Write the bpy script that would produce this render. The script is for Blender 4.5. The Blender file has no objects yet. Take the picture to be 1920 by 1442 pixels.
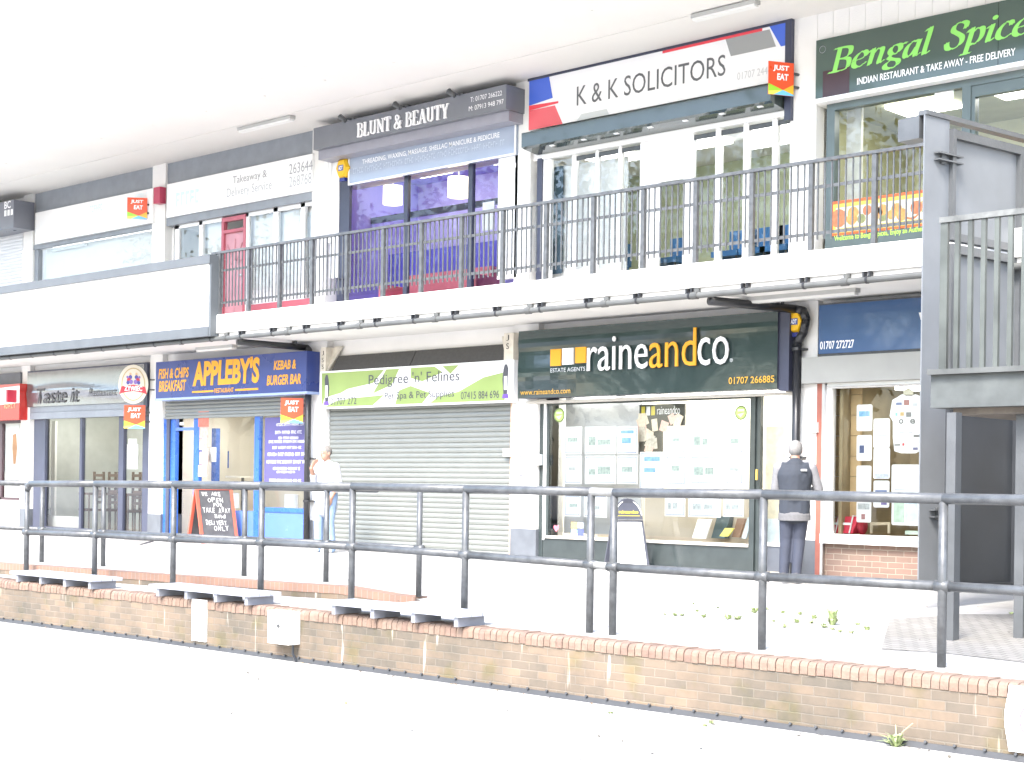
import bpy, bmesh, math, random
from mathutils import Vector, Matrix
R=math.radians
random.seed(7)
S=bpy.context.scene
COL=S.collection
# ---------------------------------------------------------------- camera, sky, sun, exposure
f_=2900.; r_=0.0138; th=math.atan(3100/2900.)
C=(11.19,-17.6,1.137); c_,s_=math.cos(th),math.sin(th)
Fw=(-c_,s_,0.); Rt=(s_,c_,0.); CX,CY=960.,909.
cam=bpy.data.cameras.new('camera'); co=bpy.data.objects.new('camera',cam); COL.objects.link(co)
fwd=Vector(Fw); rt=Vector(Rt); up=Vector((0,0,1))
cr,sr=math.cos(r_),math.sin(r_)
xa=rt*cr+up*sr; ya=up*cr-rt*sr     # slight roll of the hand-held camera
co.matrix_world=Matrix(((xa.x,ya.x,-fwd.x,C[0]),(xa.y,ya.y,-fwd.y,C[1]),(xa.z,ya.z,-fwd.z,C[2]),(0,0,0,1)))
cam.sensor_fit='HORIZONTAL'; cam.sensor_width=36; cam.lens=f_/1920*36
cam.shift_x=0; cam.shift_y=(CY-721)/1920
cam.clip_start=.1; cam.clip_end=2000
S.camera=co
W=bpy.data.worlds.new('World'); S.world=W; W.use_nodes=True
nt=W.node_tree; bg=nt.nodes['Background']
sky=nt.nodes.new('ShaderNodeTexSky'); sky.sky_type='NISHITA'; sky.sun_disc=False
SUNV=Vector((.22,-.64,.73)).normalized()
sky.sun_elevation=math.asin(SUNV.z); sky.sun_rotation=math.atan2(SUNV.x,SUNV.y)
sky.air_density=1.0; sky.dust_density=2.2; sky.ozone_density=1.0
nt.links.new(sky.outputs[0],bg.inputs[0]); bg.inputs[1].default_value=.15
sl=bpy.data.lights.new('sun','SUN'); so=bpy.data.objects.new('sun',sl); COL.objects.link(so)
sl.energy=1.4; sl.angle=R(20); sl.color=(1,.97,.93)
so.rotation_euler=SUNV.to_track_quat('Z','Y').to_euler()
S.view_settings.view_transform='Standard'; S.view_settings.look='None'
S.view_settings.exposure=2.65; S.view_settings.gamma=1
S.view_settings.use_curve_mapping=False
# ---------------------------------------------------------------- photo measurements -> metres
def ray(px,py):
    a=px-CX; b=-(py-CY); u=a*cr-b*sr; v=a*sr+b*cr
    return (Fw[0]*f_+Rt[0]*u, Fw[1]*f_+Rt[1]*u, v)
def F(px,py,Y=0.):                       # a facade point: plane y = Y
    d=ray(px,py); t=(Y-C[1])/d[1]; return (C[0]+t*d[0], C[2]+t*d[2])
def G(px,py,Z=0.):                       # a ground point: plane z = Z
    d=ray(px,py); t=(Z-C[2])/d[2]; return (C[0]+t*d[0], C[1]+t*d[1])
def PX(px,py,X):                         # a point on a plane x = X
    d=ray(px,py); t=(X-C[0])/d[0]; return (C[1]+t*d[1], C[2]+t*d[2])
# ---------------------------------------------------------------- mesh helpers
ORG={}
class MB:
    def __init__(s): s.v=[]; s.f=[]; s.m=[]; s.cm=0
    def quad(s,a,b,c,d): s.poly([a,b,c,d])
    def poly(s,pts):
        n=len(s.v); s.v+= [tuple(p) for p in pts]; s.f.append(tuple(range(n,n+len(pts)))); s.m.append(s.cm); return s
    def box(s,x0,x1,y0,y1,z0,z1):
        if x0>x1:x0,x1=x1,x0
        if y0>y1:y0,y1=y1,y0
        if z0>z1:z0,z1=z1,z0
        n=len(s.v)
        s.v+=[(x0,y0,z0),(x1,y0,z0),(x1,y1,z0),(x0,y1,z0),(x0,y0,z1),(x1,y0,z1),(x1,y1,z1),(x0,y1,z1)]
        for q in ((0,3,2,1),(4,5,6,7),(0,1,5,4),(1,2,6,5),(2,3,7,6),(3,0,4,7)):
            s.f.append(tuple(n+i for i in q)); s.m.append(s.cm)
        return s
    def obox(s,O,U,V,N,u0,u1,v0,v1,n0,n1):        # box in a frame
        O,U,V,N=Vector(O),Vector(U),Vector(V),Vector(N); n=len(s.v)
        for w in (n0,n1):
            for (a,b) in ((u0,v0),(u1,v0),(u1,v1),(u0,v1)): s.v.append(tuple(O+U*a+V*b+N*w))
        for q in ((0,3,2,1),(4,5,6,7),(0,1,5,4),(1,2,6,5),(2,3,7,6),(3,0,4,7)):
            s.f.append(tuple(n+i for i in q)); s.m.append(s.cm)
        return s
    def prism(s,pts,d):                            # polygon pts (3D) extruded by vector d
        n=len(s.v); k=len(pts); d=Vector(d)
        s.v+=[tuple(p) for p in pts]+[tuple(Vector(p)+d) for p in pts]
        s.f.append(tuple(range(n,n+k))); s.m.append(s.cm)
        s.f.append(tuple(range(n+2*k-1,n+k-1,-1))); s.m.append(s.cm)
        for i in range(k):
            j=(i+1)%k; s.f.append((n+i,n+k+i,n+k+j,n+j)); s.m.append(s.cm)
        return s
    def cyl(s,p,q,r1,r2=None,n=12,cap=True):
        p,q=Vector(p),Vector(q); r2=r1 if r2 is None else r2
        d=(q-p).normalized(); a=d.orthogonal().normalized(); b=d.cross(a); k=len(s.v)
        for i in range(n):
            t=2*math.pi*i/n; o=a*math.cos(t)+b*math.sin(t)
            s.v.append(tuple(p+o*r1)); s.v.append(tuple(q+o*r2))
        for i in range(n):
            j=(i+1)%n; s.f.append((k+2*i,k+2*j,k+2*j+1,k+2*i+1)); s.m.append(s.cm)
        if cap:
            s.f.append(tuple(k+2*i for i in range(n-1,-1,-1))); s.m.append(s.cm)
            s.f.append(tuple(k+2*i+1 for i in range(n))); s.m.append(s.cm)
        return s
    def tube(s,pts,r,n=10):
        for a,b in zip(pts[:-1],pts[1:]): s.cyl(a,b,r,n=n)
        for p in pts[1:-1]: s.ball(p,r*1.01,8,6)
        return s
    def ball(s,c,r,nu=12,nv=8,sc=(1,1,1)):
        k=len(s.v); c=Vector(c)
        for j in range(nv+1):
            ph=math.pi*j/nv
            for i in range(nu):
                t=2*math.pi*i/nu
                s.v.append((c.x+r*sc[0]*math.sin(ph)*math.cos(t),c.y+r*sc[1]*math.sin(ph)*math.sin(t),c.z+r*sc[2]*math.cos(ph)))
        for j in range(nv):
            for i in range(nu):
                a=k+j*nu+i; b=k+j*nu+(i+1)%nu
                s.f.append((a,a+nu,b+nu,b)); s.m.append(s.cm)
        return s
    def text(s,t,O,U,V,w,h,shear=0,bold=0,N=None,ext=0,fit=True):
        cu=bpy.data.curves.new('t','FONT'); cu.body=t; cu.shear=shear; cu.offset=bold; cu.resolution_u=3
        cu.fill_mode='FRONT' if not ext else 'BOTH'
        ob=bpy.data.objects.new('t',cu); me=bpy.data.meshes.new_from_object(ob)
        O,U,V=Vector(O),Vector(U),Vector(V)
        xs=[v.co.x for v in me.vertices]; ys=[v.co.y for v in me.vertices]
        if xs:
            x0,x1,y0,y1=min(xs),max(xs),min(ys),max(ys)
            pts=[O+U*((v.co.x-x0)/(x1-x0)*w)+V*((v.co.y-y0)/(y1-y0)*h) for v in me.vertices]
            n=len(s.v); s.v+=[tuple(p) for p in pts]
            for p in me.polygons: s.f.append(tuple(n+i for i in p.vertices)); s.m.append(s.cm)
            if ext:
                N=Vector(N); k=len(s.v); s.v+=[tuple(p+N*ext) for p in pts]
                # side walls along boundary edges
                cnt={}
                for p in me.polygons:
                    vs=list(p.vertices)
                    for a,b in zip(vs,vs[1:]+vs[:1]): cnt.setdefault((min(a,b),max(a,b)),[]).append((a,b))
                for p in me.polygons: s.f.append(tuple(k+i for i in p.vertices)); s.m.append(s.cm)
                for e,l in cnt.items():
                    if len(l)==1:
                        a,b=l[0]; s.f.append((n+a,n+b,k+b,k+a)); s.m.append(s.cm)
        bpy.data.meshes.remove(me); bpy.data.objects.remove(ob); bpy.data.curves.remove(cu)
        return s
    def ftext(s,t,pl,pr,top,bot,Y,**k):            # facade lettering: left/right px, a point at top, a point at bottom
        z1=F(top[0],top[1],Y)[1]; z0=F(bot[0],bot[1],Y)[1]
        x0=F(pl,bot[1],Y)[0]; x1=F(pr,bot[1],Y)[0]
        return s.text(t,(x0,Y,z0),(1,0,0),(0,0,1),x1-x0,z1-z0,N=(0,-1,0),**k)
    def frect(s,l,t,r,b,Y,d=.01):                  # facade slab from px corners (left,top)-(right,bottom), front face on Y
        x0,z1=F(l,t,Y); x1,z0=F(r,b,Y); return s.box(x0,x1,Y,Y+d,z0,z1)
    def fpoly(s,pts,Y,d=.003):
        return s.prism([(F(a,b,Y)[0],Y,F(a,b,Y)[1]) for a,b in pts],(0,d,0))
    def bounds(s):
        return [ (min(p[i] for p in s.v),max(p[i] for p in s.v)) for i in range(3)]
    def build(s,name,mats,parent=None,label=None,smooth=False,org=None,kind=None,recalc=True):
        if not isinstance(mats,(list,tuple)): mats=[mats]
        o0=Vector(ORG[parent.name]) if parent else Vector(org or (0,0,0))
        me=bpy.data.meshes.new(name)
        me.from_pydata([tuple(Vector(p)-o0) for p in s.v],[],s.f)
        for m in mats: me.materials.append(m)
        if len(mats)>1: me.polygons.foreach_set('material_index',s.m)
        if smooth: me.polygons.foreach_set('use_smooth',[True]*len(me.polygons))
        if recalc: bm=bmesh.new(); bm.from_mesh(me); bmesh.ops.recalc_face_normals(bm,faces=bm.faces); bm.to_mesh(me); bm.free()
        me.update()
        o=bpy.data.objects.new(name,me); COL.objects.link(o)
        if parent: o.parent=parent
        else: o.location=o0
        ORG[o.name]=tuple(o0)
        if label: o['label']=label
        if kind: o['kind']=kind
        return o
def tag(o,label,cat,group=None,kind=None):
    o['label']=label; o['category']=cat
    if group: o['group']=group
    if kind: o['kind']=kind
    return o
def thing(name,label,cat,loc,group=None):
    o=bpy.data.objects.new(name,None); COL.objects.link(o); o.location=loc; o.empty_display_size=.2
    ORG[o.name]=tuple(loc); return tag(o,label,cat,group)
def solo(name,mb,mats,label,cat,group=None,smooth=False):
    b=mb.bounds(); org=((b[0][0]+b[0][1])/2,(b[1][0]+b[1][1])/2,b[2][0])
    return tag(mb.build(name,mats,org=org,smooth=smooth),label,cat,group)
def struct(name,mb,mats,kind='structure'):
    o=mb.build(name,mats); o['kind']=kind; return o
# ---------------------------------------------------------------- materials
MAT={}
def M(name,col,rough=.6,metal=0,var=.06,scale=4,bump=0,bscale=40,coat=0,spec=.5,emit=0):
    if name in MAT: return MAT[name]
    m=bpy.data.materials.new(name); m.use_nodes=True; n=m.node_tree; p=n.nodes['Principled BSDF']
    p.inputs['Roughness'].default_value=rough; p.inputs['Metallic'].default_value=metal
    p.inputs['Specular IOR Level'].default_value=spec
    p.inputs['Coat Weight'].default_value=coat
    tc=n.nodes.new('ShaderNodeTexCoord')
    if var>0:
        no=n.nodes.new('ShaderNodeTexNoise'); no.inputs['Scale'].default_value=scale; no.inputs['Detail'].default_value=6
        n.links.new(tc.outputs['Object'],no.inputs['Vector'])
        mx=n.nodes.new('ShaderNodeMix'); mx.data_type='RGBA'
        mx.inputs[6].default_value=(*[max(0,c*(1-2*var)) for c in col],1); mx.inputs[7].default_value=(*[min(1,c*(1+2*var)) for c in col],1)
        n.links.new(no.outputs['Fac'],mx.inputs[0]); n.links.new(mx.outputs[2],p.inputs['Base Color'])
        mr=n.nodes.new('ShaderNodeMapRange'); mr.inputs['To Min'].default_value=max(.02,rough-.08); mr.inputs['To Max'].default_value=min(1,rough+.08)
        n.links.new(no.outputs['Fac'],mr.inputs[0]); n.links.new(mr.outputs[0],p.inputs['Roughness'])
    else: p.inputs['Base Color'].default_value=(*col,1)
    if bump:
        nb=n.nodes.new('ShaderNodeTexNoise'); nb.inputs['Scale'].default_value=bscale; nb.inputs['Detail'].default_value=4
        n.links.new(tc.outputs['Object'],nb.inputs['Vector'])
        bp=n.nodes.new('ShaderNodeBump'); bp.inputs['Strength'].default_value=bump; bp.inputs['Distance'].default_value=.02
        n.links.new(nb.outputs['Fac'],bp.inputs['Height']); n.links.new(bp.outputs[0],p.inputs['Normal'])
    if emit:
        p.inputs['Emission Color'].default_value=(*col,1); p.inputs['Emission Strength'].default_value=emit
    MAT[name]=m; return m
def glass(name,tint=(.93,.96,.95),boost=1.1,wav=.0):
    m=bpy.data.materials.new(name); m.use_nodes=True; n=m.node_tree; n.nodes.clear()
    out=n.nodes.new('ShaderNodeOutputMaterial'); mix=n.nodes.new('ShaderNodeMixShader')
    tr=n.nodes.new('ShaderNodeBsdfTransparent'); gl=n.nodes.new('ShaderNodeBsdfGlossy'); fr=n.nodes.new('ShaderNodeFresnel')
    fr.inputs['IOR'].default_value=1.5; tr.inputs['Color'].default_value=(*tint,1); gl.inputs['Roughness'].default_value=.0
    mu=n.nodes.new('ShaderNodeMath'); mu.operation='MULTIPLY'; mu.inputs[1].default_value=boost; mu.use_clamp=True
    if wav:
        tc=n.nodes.new('ShaderNodeTexCoord'); nb=n.nodes.new('ShaderNodeTexNoise'); nb.inputs['Scale'].default_value=2.5
        bp=n.nodes.new('ShaderNodeBump'); bp.inputs['Strength'].default_value=wav; bp.inputs['Distance'].default_value=.02
        n.links.new(tc.outputs['Object'],nb.inputs['Vector']); n.links.new(nb.outputs['Fac'],bp.inputs['Height']); n.links.new(bp.outputs[0],gl.inputs['Normal'])
    n.links.new(fr.outputs[0],mu.inputs[0]); n.links.new(mu.outputs[0],mix.inputs[0])
    n.links.new(tr.outputs[0],mix.inputs[1]); n.links.new(gl.outputs[0],mix.inputs[2]); n.links.new(mix.outputs[0],out.inputs[0])
    MAT[name]=m; return m
def bricks(name,c1,c2,mortar,scale=1.,vert=False,bw=.225,bh=.075,stain=True):
    m=bpy.data.materials.new(name); m.use_nodes=True; n=m.node_tree; p=n.nodes['Principled BSDF']; L=n.links.new
    tc=n.nodes.new('ShaderNodeTexCoord'); sp=n.nodes.new('ShaderNodeSeparateXYZ'); cb=n.nodes.new('ShaderNodeCombineXYZ')
    L(tc.outputs['Object'],sp.inputs[0]); L(sp.outputs['X'],cb.inputs['X']); L(sp.outputs['Z'],cb.inputs['Y'])
    wn=n.nodes.new('ShaderNodeTexNoise'); wn.inputs['Scale'].default_value=7; L(tc.outputs['Object'],wn.inputs['Vector'])
    wm=n.nodes.new('ShaderNodeVectorMath'); wm.operation='SCALE'; wm.inputs['Scale'].default_value=.012; L(wn.outputs['Color'],wm.inputs[0])
    wa=n.nodes.new('ShaderNodeVectorMath'); L(cb.outputs[0],wa.inputs[0]); L(wm.outputs[0],wa.inputs[1])
    b=n.nodes.new('ShaderNodeTexBrick'); L(wa.outputs[0],b.inputs['Vector'])
    b.inputs['Scale'].default_value=1; b.inputs['Brick Width'].default_value=bw; b.inputs['Row Height'].default_value=bh
    b.inputs['Mortar Size'].default_value=.006; b.inputs['Mortar Smooth'].default_value=.3; b.inputs['Bias'].default_value=0
    b.inputs['Color1'].default_value=(*c1,1); b.inputs['Color2'].default_value=(*c2,1); b.inputs['Mortar'].default_value=(*mortar,1)
    if vert: b.offset=0
    no=n.nodes.new('ShaderNodeTexNoise'); no.inputs['Scale'].default_value=.55; no.inputs['Detail'].default_value=10; no.inputs['Roughness'].default_value=.7
    L(tc.outputs['Object'],no.inputs['Vector'])
    cr_=n.nodes.new('ShaderNodeValToRGB'); cr_.color_ramp.elements[0].position=.4; cr_.color_ramp.elements[1].position=.6
    cr_.color_ramp.elements[0].color=(.6,.64,.64,1); cr_.color_ramp.elements[1].color=(1.12,1.06,1.0,1); L(no.outputs['Fac'],cr_.inputs[0])
    mx=n.nodes.new('ShaderNodeMix'); mx.data_type='RGBA'; mx.blend_type='MULTIPLY'; mx.inputs[0].default_value=.9 if stain else .3
    L(b.outputs['Color'],mx.inputs[6]); L(cr_.outputs[0],mx.inputs[7])
    last=mx.outputs[2]
    if stain:   # lime streaks and pale blotches
        mp=n.nodes.new('ShaderNodeMapping'); mp.inputs['Scale'].default_value=(9,1,1.1); L(tc.outputs['Object'],mp.inputs[0])
        n2=n.nodes.new('ShaderNodeTexNoise'); n2.inputs['Scale'].default_value=1.0; n2.inputs['Detail'].default_value=3; L(mp.outputs[0],n2.inputs['Vector'])
        r2=n.nodes.new('ShaderNodeValToRGB'); r2.color_ramp.elements[0].position=.66; r2.color_ramp.elements[1].position=.75; L(n2.outputs['Fac'],r2.inputs[0])
        m2=n.nodes.new('ShaderNodeMix'); m2.data_type='RGBA'; m2.inputs[7].default_value=(.55,.52,.45,1); L(last,m2.inputs[6])
        mm=n.nodes.new('ShaderNodeMath'); mm.operation='MULTIPLY'; mm.inputs[1].default_value=.7; L(r2.outputs[0],mm.inputs[0]); L(mm.outputs[0],m2.inputs[0]); last=m2.outputs[2]
        n3=n.nodes.new('ShaderNodeTexNoise'); n3.inputs['Scale'].default_value=3; n3.inputs['Detail'].default_value=5; L(tc.outputs['Object'],n3.inputs['Vector'])
        r3=n.nodes.new('ShaderNodeValToRGB'); r3.color_ramp.elements[0].position=.55; r3.color_ramp.elements[1].position=.7; L(n3.outputs['Fac'],r3.inputs[0])
        m3=n.nodes.new('ShaderNodeMix'); m3.data_type='RGBA'; m3.blend_type='MULTIPLY'; m3.inputs[7].default_value=(.85,.88,.66,1); L(last,m3.inputs[6])
        L(r3.outputs[0],m3.inputs[0]); last=m3.outputs[2]
    L(last,p.inputs['Base Color']); p.inputs['Roughness'].default_value=.9
    bp=n.nodes.new('ShaderNodeBump'); bp.inputs['Strength'].default_value=.6; bp.inputs['Distance'].default_value=.008
    iv=n.nodes.new('ShaderNodeMath'); iv.operation='SUBTRACT'; iv.inputs[0].default_value=1; L(b.outputs['Fac'],iv.inputs[1]); L(iv.outputs[0],bp.inputs['Height']); L(bp.outputs[0],p.inputs['Normal'])
    MAT[name]=m; return m
def paving(name,col,w,h,joint=.75,dark=None):
    m=bpy.data.materials.new(name); m.use_nodes=True; n=m.node_tree; p=n.nodes['Principled BSDF']; L=n.links.new
    tc=n.nodes.new('ShaderNodeTexCoord'); b=n.nodes.new('ShaderNodeTexBrick'); L(tc.outputs['Object'],b.inputs['Vector'])
    b.inputs['Scale'].default_value=1; b.inputs['Brick Width'].default_value=w; b.inputs['Row Height'].default_value=h
    b.inputs['Mortar Size'].default_value=.008; b.inputs['Mortar Smooth'].default_value=.5
    k=col; b.inputs['Color1'].default_value=(*k,1); b.inputs['Color2'].default_value=(k[0]*.86,k[1]*.86,k[2]*.86,1); b.inputs['Mortar'].default_value=(k[0]*joint,k[1]*joint,k[2]*joint*.95,1)
    no=n.nodes.new('ShaderNodeTexNoise'); no.inputs['Scale'].default_value=.9; no.inputs['Detail'].default_value=9; L(tc.outputs['Object'],no.inputs['Vector'])
    cr_=n.nodes.new('ShaderNodeValToRGB'); cr_.color_ramp.elements[0].position=.3; cr_.color_ramp.elements[1].position=.6
    cr_.color_ramp.elements[0].color=(.78,.78,.76,1); cr_.color_ramp.elements[1].color=(1,1,1,1); L(no.outputs['Fac'],cr_.inputs[0])
    mx=n.nodes.new('ShaderNodeMix'); mx.data_type='RGBA'; mx.blend_type='MULTIPLY'; mx.inputs[0].default_value=.7
    L(b.outputs['Color'],mx.inputs[6]); L(cr_.outputs[0],mx.inputs[7]); L(mx.outputs[2],p.inputs['Base Color'])
    p.inputs['Roughness'].default_value=.9
    bp=n.nodes.new('ShaderNodeBump'); bp.inputs['Strength'].default_value=.4; bp.inputs['Distance'].default_value=.01
    n5=n.nodes.new('ShaderNodeTexNoise'); n5.inputs['Scale'].default_value=60; L(tc.outputs['Object'],n5.inputs['Vector']); L(n5.outputs['Fac'],bp.inputs['Height']); L(bp.outputs[0],p.inputs['Normal'])
    MAT[name]=m; return m
white=M('white masonry paint',(.72,.71,.68),.75,var=.05,scale=1.5,bump=.15,bscale=50)
soffitw=M('white soffit board',(.7,.68,.64),.7,var=.03,scale=1)
gloss=M('white gloss paint',(.78,.78,.77),.3,var=.03)
blackp=M('black painted steel',(.06,.064,.066),.36,var=.3,scale=9,bump=.12,bscale=60)
blackrail=M('worn black railing paint',(.07,.074,.077),.34,var=.35,scale=14,bump=.15,bscale=80)
greyp=M('dark grey paint',(.225,.245,.268),.5,var=.12)
greyl=M('grey coping paint',(.085,.095,.103),.6,var=.12)
plinth=M('black plinth paint',(.11,.12,.135),.45,var=.2)
galv=M('galvanised shutter steel',(.2,.21,.195),.45,metal=.2,var=.06,scale=2)
whites=M('white shutter steel',(.62,.63,.64),.45,var=.04)
dgreen=M('bottle green gloss paint',(.035,.045,.046),.22,var=.15,coat=.3)
navyf=M('dark navy frame paint',(.045,.05,.08),.35,var=.15)
bluep=M('bright blue gloss paint',(.03,.11,.42),.28,var=.08)
redp=M('red door paint',(.42,.1,.13),.4,var=.1)
brownr=M('red brown timber paint',(.3,.1,.07),.6,var=.2)
chrome=M('brushed metal',(.5,.5,.5),.3,metal=.9,var=.05)
pap=M('white paper',(.8,.8,.8),.6,var=.02)
wht=M('white lettering vinyl',(.82,.82,.82),.45,var=0)
blk=M('black lettering vinyl',(.02,.02,.022),.4,var=0)
gryl=M('grey lettering vinyl',(.13,.135,.14),.35,var=0)
yel=M('amber lettering vinyl',(.72,.33,.012),.4,var=0)
glz=glass('shop window glass',wav=.012)
glzr=glass('mirror bright window glass',boost=1.8,wav=.015)
brickw=bricks('weathered brown stock bricks',(.178,.136,.1),(.12,.103,.083),(.175,.15,.122))
brickcap=bricks('orange brick on edge coping',(.25,.14,.1),(.2,.13,.1),(.22,.18,.15),bw=.075,bh=.3,vert=True,stain=False)
brickr=bricks('red brown facing bricks',(.22,.14,.11),(.17,.125,.1),(.3,.25,.2),stain=False)
pave=paving('pale concrete paving slabs',(.46,.445,.42),.6,.6)
pave2=paving('pale square paving',(.44,.43,.41),.45,.45)
sett=paving('shaded granite setts',(.235,.225,.205),.13,.11,joint=.45)

# ---------------------------------------------------------------- ground
g=MB(); g.quad((-300,-300,-.79),(300,-300,-.79),(300,300,-.79),(-300,300,-.79)); struct('square_paving',g,pave)
def kerb_y(x):
    pts=[(-40,-6.9),(-9,-6.52),(-5.5,-6.15),(-3.2,-5.9),(-1.6,-5.5),(30,-5.5)]
    for (a,b),(c,d) in zip(pts[:-1],pts[1:]):
        if x<=c: return b+(d-b)*(x-a)/(c-a)
    return -5.5
def kerb_z(x):
    if x<-2.6: return -.08
    if x>-1.5: return -.185
    t=(x+2.6)/1.1; return -.08-.105*t
xs=[-40,-30,-20,-14,-11,-9,-7.5,-5.5,-4.2,-3.2,-2.6,-2.2,-1.9,-1.6,-1.5,0,2,4,6,8,12,25]
g=MB()
for a,b in zip(xs[:-1],xs[1:]):
    for k in range(6):
        t0,t1=k/6,(k+1)/6
        def pt(x,t): return (x,kerb_y(x)*(1-t)+.6*t,kerb_z(x)*(1-t))
        g.quad(pt(a,t0),pt(b,t0),pt(b,t1),pt(a,t1))
    # strip between the wall coping and the kerb line
    def lo(x): return -.23
    za=-.23 if a<-1.55 else kerb_z(a); zb=-.23 if b<-1.55 else kerb_z(b)
    if a>=-1.55:
        g.quad((a,-6.85,-.232),(b,-6.85,-.232),(b,kerb_y(b),zb),(a,kerb_y(a),za))
    else:
        g.quad((a,-6.85,-.232),(b,-6.85,-.232),(b,kerb_y(b)+.1,-.232),(a,kerb_y(a)+.1,-.232))
struct('terrace_paving',g,pave2)
# setts under the stairs; tone and outline also paint in the stair shadow
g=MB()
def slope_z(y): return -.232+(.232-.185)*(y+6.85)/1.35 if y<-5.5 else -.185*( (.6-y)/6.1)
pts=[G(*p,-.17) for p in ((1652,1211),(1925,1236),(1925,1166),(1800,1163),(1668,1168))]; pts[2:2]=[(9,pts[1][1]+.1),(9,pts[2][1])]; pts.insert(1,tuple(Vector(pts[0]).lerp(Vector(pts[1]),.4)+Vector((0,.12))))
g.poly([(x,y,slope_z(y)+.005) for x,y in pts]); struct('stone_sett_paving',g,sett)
# brick kerb on the terrace
kt=thing('brick_kerb','low brick on edge kerb of the upper terrace behind the three benches','kerb',(-5,-6.1,-.23))
g=MB(); gc=MB()
kx=[x for x in xs if -20<=x<=-1.6]
for a,b in zip(kx[:-1],kx[1:]):
    ya,yb=kerb_y(a),kerb_y(b); ta,tb=kerb_z(a),kerb_z(b)
    if b>-1.65: tb=-.16
    gc.prism([(a,ya-.02,ta-.085),(b,yb-.02,tb-.085),(b,yb-.02,tb+.008),(a,ya-.02,ta+.008)],(0,.2,0))
    g.prism([(a,ya-.012,-.235),(b,yb-.012,-.235),(b,yb-.012,tb-.085),(a,ya-.012,ta-.085)],(0,.18,0))
g.build('kerb_course',brickw,kt); gc.build('kerb_coping',brickcap,kt)
# retaining wall
wt=thing('brick_retaining_wall','long low brown brick retaining wall with rounded brick coping across the square','wall',(0,-7.0,-.79))
wx=[-22,-12,-8,-5,-1.7,1,3,5,8,14]
wy=[-7.3,-7.18,-7.12,-7.06,-7.06,-7.05,-7.05,-7.04,-7.05,-7.05]
g=MB(); gc=MB(); gb=MB()
for a,b,ya,yb in zip(wx[:-1],wx[1:],wy[:-1],wy[1:]):
    g.prism([(a,ya,-.8),(b,yb,-.8),(b,yb,-.335),(a,ya,-.335)],(0,.23,0))
    gb.prism([(a,ya-.025,-.79),(b,yb-.025,-.79),(b,yb-.01,-.745),(a,ya-.01,-.745)],(0,.02,0))
def wall_y(x):
    for a,b,ya,yb in zip(wx[:-1],wx[1:],wy[:-1],wy[1:]):
        if x<=b: return ya+(yb-ya)*(x-a)/(b-a)
    return wy[-1]
x=-20.; random.seed(3)
gc.v=[];
capm=[M('coping brick orange',(.18,.122,.09),.85,var=.2,scale=14,bump=.3),M('coping brick buff',(.185,.132,.1),.85,var=.2,scale=14,bump=.3),M('coping brick red',(.168,.112,.086),.85,var=.2,scale=14,bump=.3),M('coping mortar',(.2,.175,.145),.95,var=.2,scale=20)]
while x<13.5:     # rounded bull-nose bricks laid on edge, one by one
    wdt=.068+random.uniform(-.003,.003); y0=wall_y(x)-.012+random.uniform(-.004,.004); zt=-.23+random.uniform(-.004,.004)
    prof=[(0,-.105),(-.0,-.045),(.008,-.022),(.022,-.007),(.045,0),(.225,0),(.225,-.105)]
    gc.cm=random.choice([0,0,1,1,2]); 
    gc.prism([(x,y0+p,zt+q) for p,q in prof],(wdt,0,0))
    gc.cm=3; y1=wall_y(x)
    gc.prism([(x+wdt,y1+.004+p*.97,-.236+q) for p,q in prof],(.0085,0,0))
    x+=wdt+.008
g.build('brick_face',brickw,wt); gc.build('coping',capm,wt)
x=-14.
while x<12:
    gb.cyl((x,wall_y(x)-.012,-.742),(x,wall_y(x)-.032,-.734),.012,n=6); x+=.236
gb.build('base_strip',M('black rubber edging',(.045,.047,.05),.6,var=.2),wt)

# ---------------------------------------------------------------- the building
bt=thing('shopping_parade','two storey white shopping parade with a balcony walkway and deep flat roof canopy','building',(-8,0,0))
pX={0:(-20.22,-19.82),1:(-15.22,-14.77),2:(-10.24,-9.85),3:(-5.30,-4.98),4:(-.27,.13),5:(4.8,5.15)}
lowX={0:(-20.22,-19.85),1:(-15.22,-14.78),2:(-10.22,-9.76),3:(-5.29,-4.76),4:(-.26,.2),5:(4.75,5.15)}
for i in range(6):
    g=MB(); a,b=pX[i]; g.box(a,b,0,.5,4.0,7.4); g.build('pillar',white,bt)
    g=MB(); a,b=lowX[i]; g.box(a,b,0,.5,.46,3.62); q=g.build('pillar',white,bt)
    g=MB(); g.box(a-.006,b+.006,-.006,.5,-.05,.459); g.build('plinth',plinth,q)
g=MB(); g.box(-25,12,-1.5,.6,3.70,4.02); g.box(-25,12,-1.455,.5,3.62,3.699); g.build('balcony_slab',white,bt)
g=MB(); g.box(-25,12,-1.51,-1.5,3.705,3.72); g.build('drip_mould',white,bt)
g=MB(); g.box(-26,14,-1.03,.6,7.4,7.7); g.box(-26,14,-3.0,-1.036,7.405,7.7); g.box(-26,14,-3.06,-3.0,7.3,7.8)
for x in (-17.3,-13.83,-12.19,-10.6,-9,-7.48,-5.9,-4.2,-2.03,0):
    g.cyl((x,-2.04,7.398),(x,-2.04,7.41),.02,n=6)
g.build('roof_canopy',soffitw,bt)
g=MB(); g.box(-26,14,2.6,2.8,-.1,7.6); g.box(-26,-25.8,0,2.6,-.1,7.6); g.box(13.8,14,0,2.6,-.1,7.6); g.box(-26,14,.5,2.6,3.3,3.9); g.build('rear_wall',white,bt)
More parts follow.
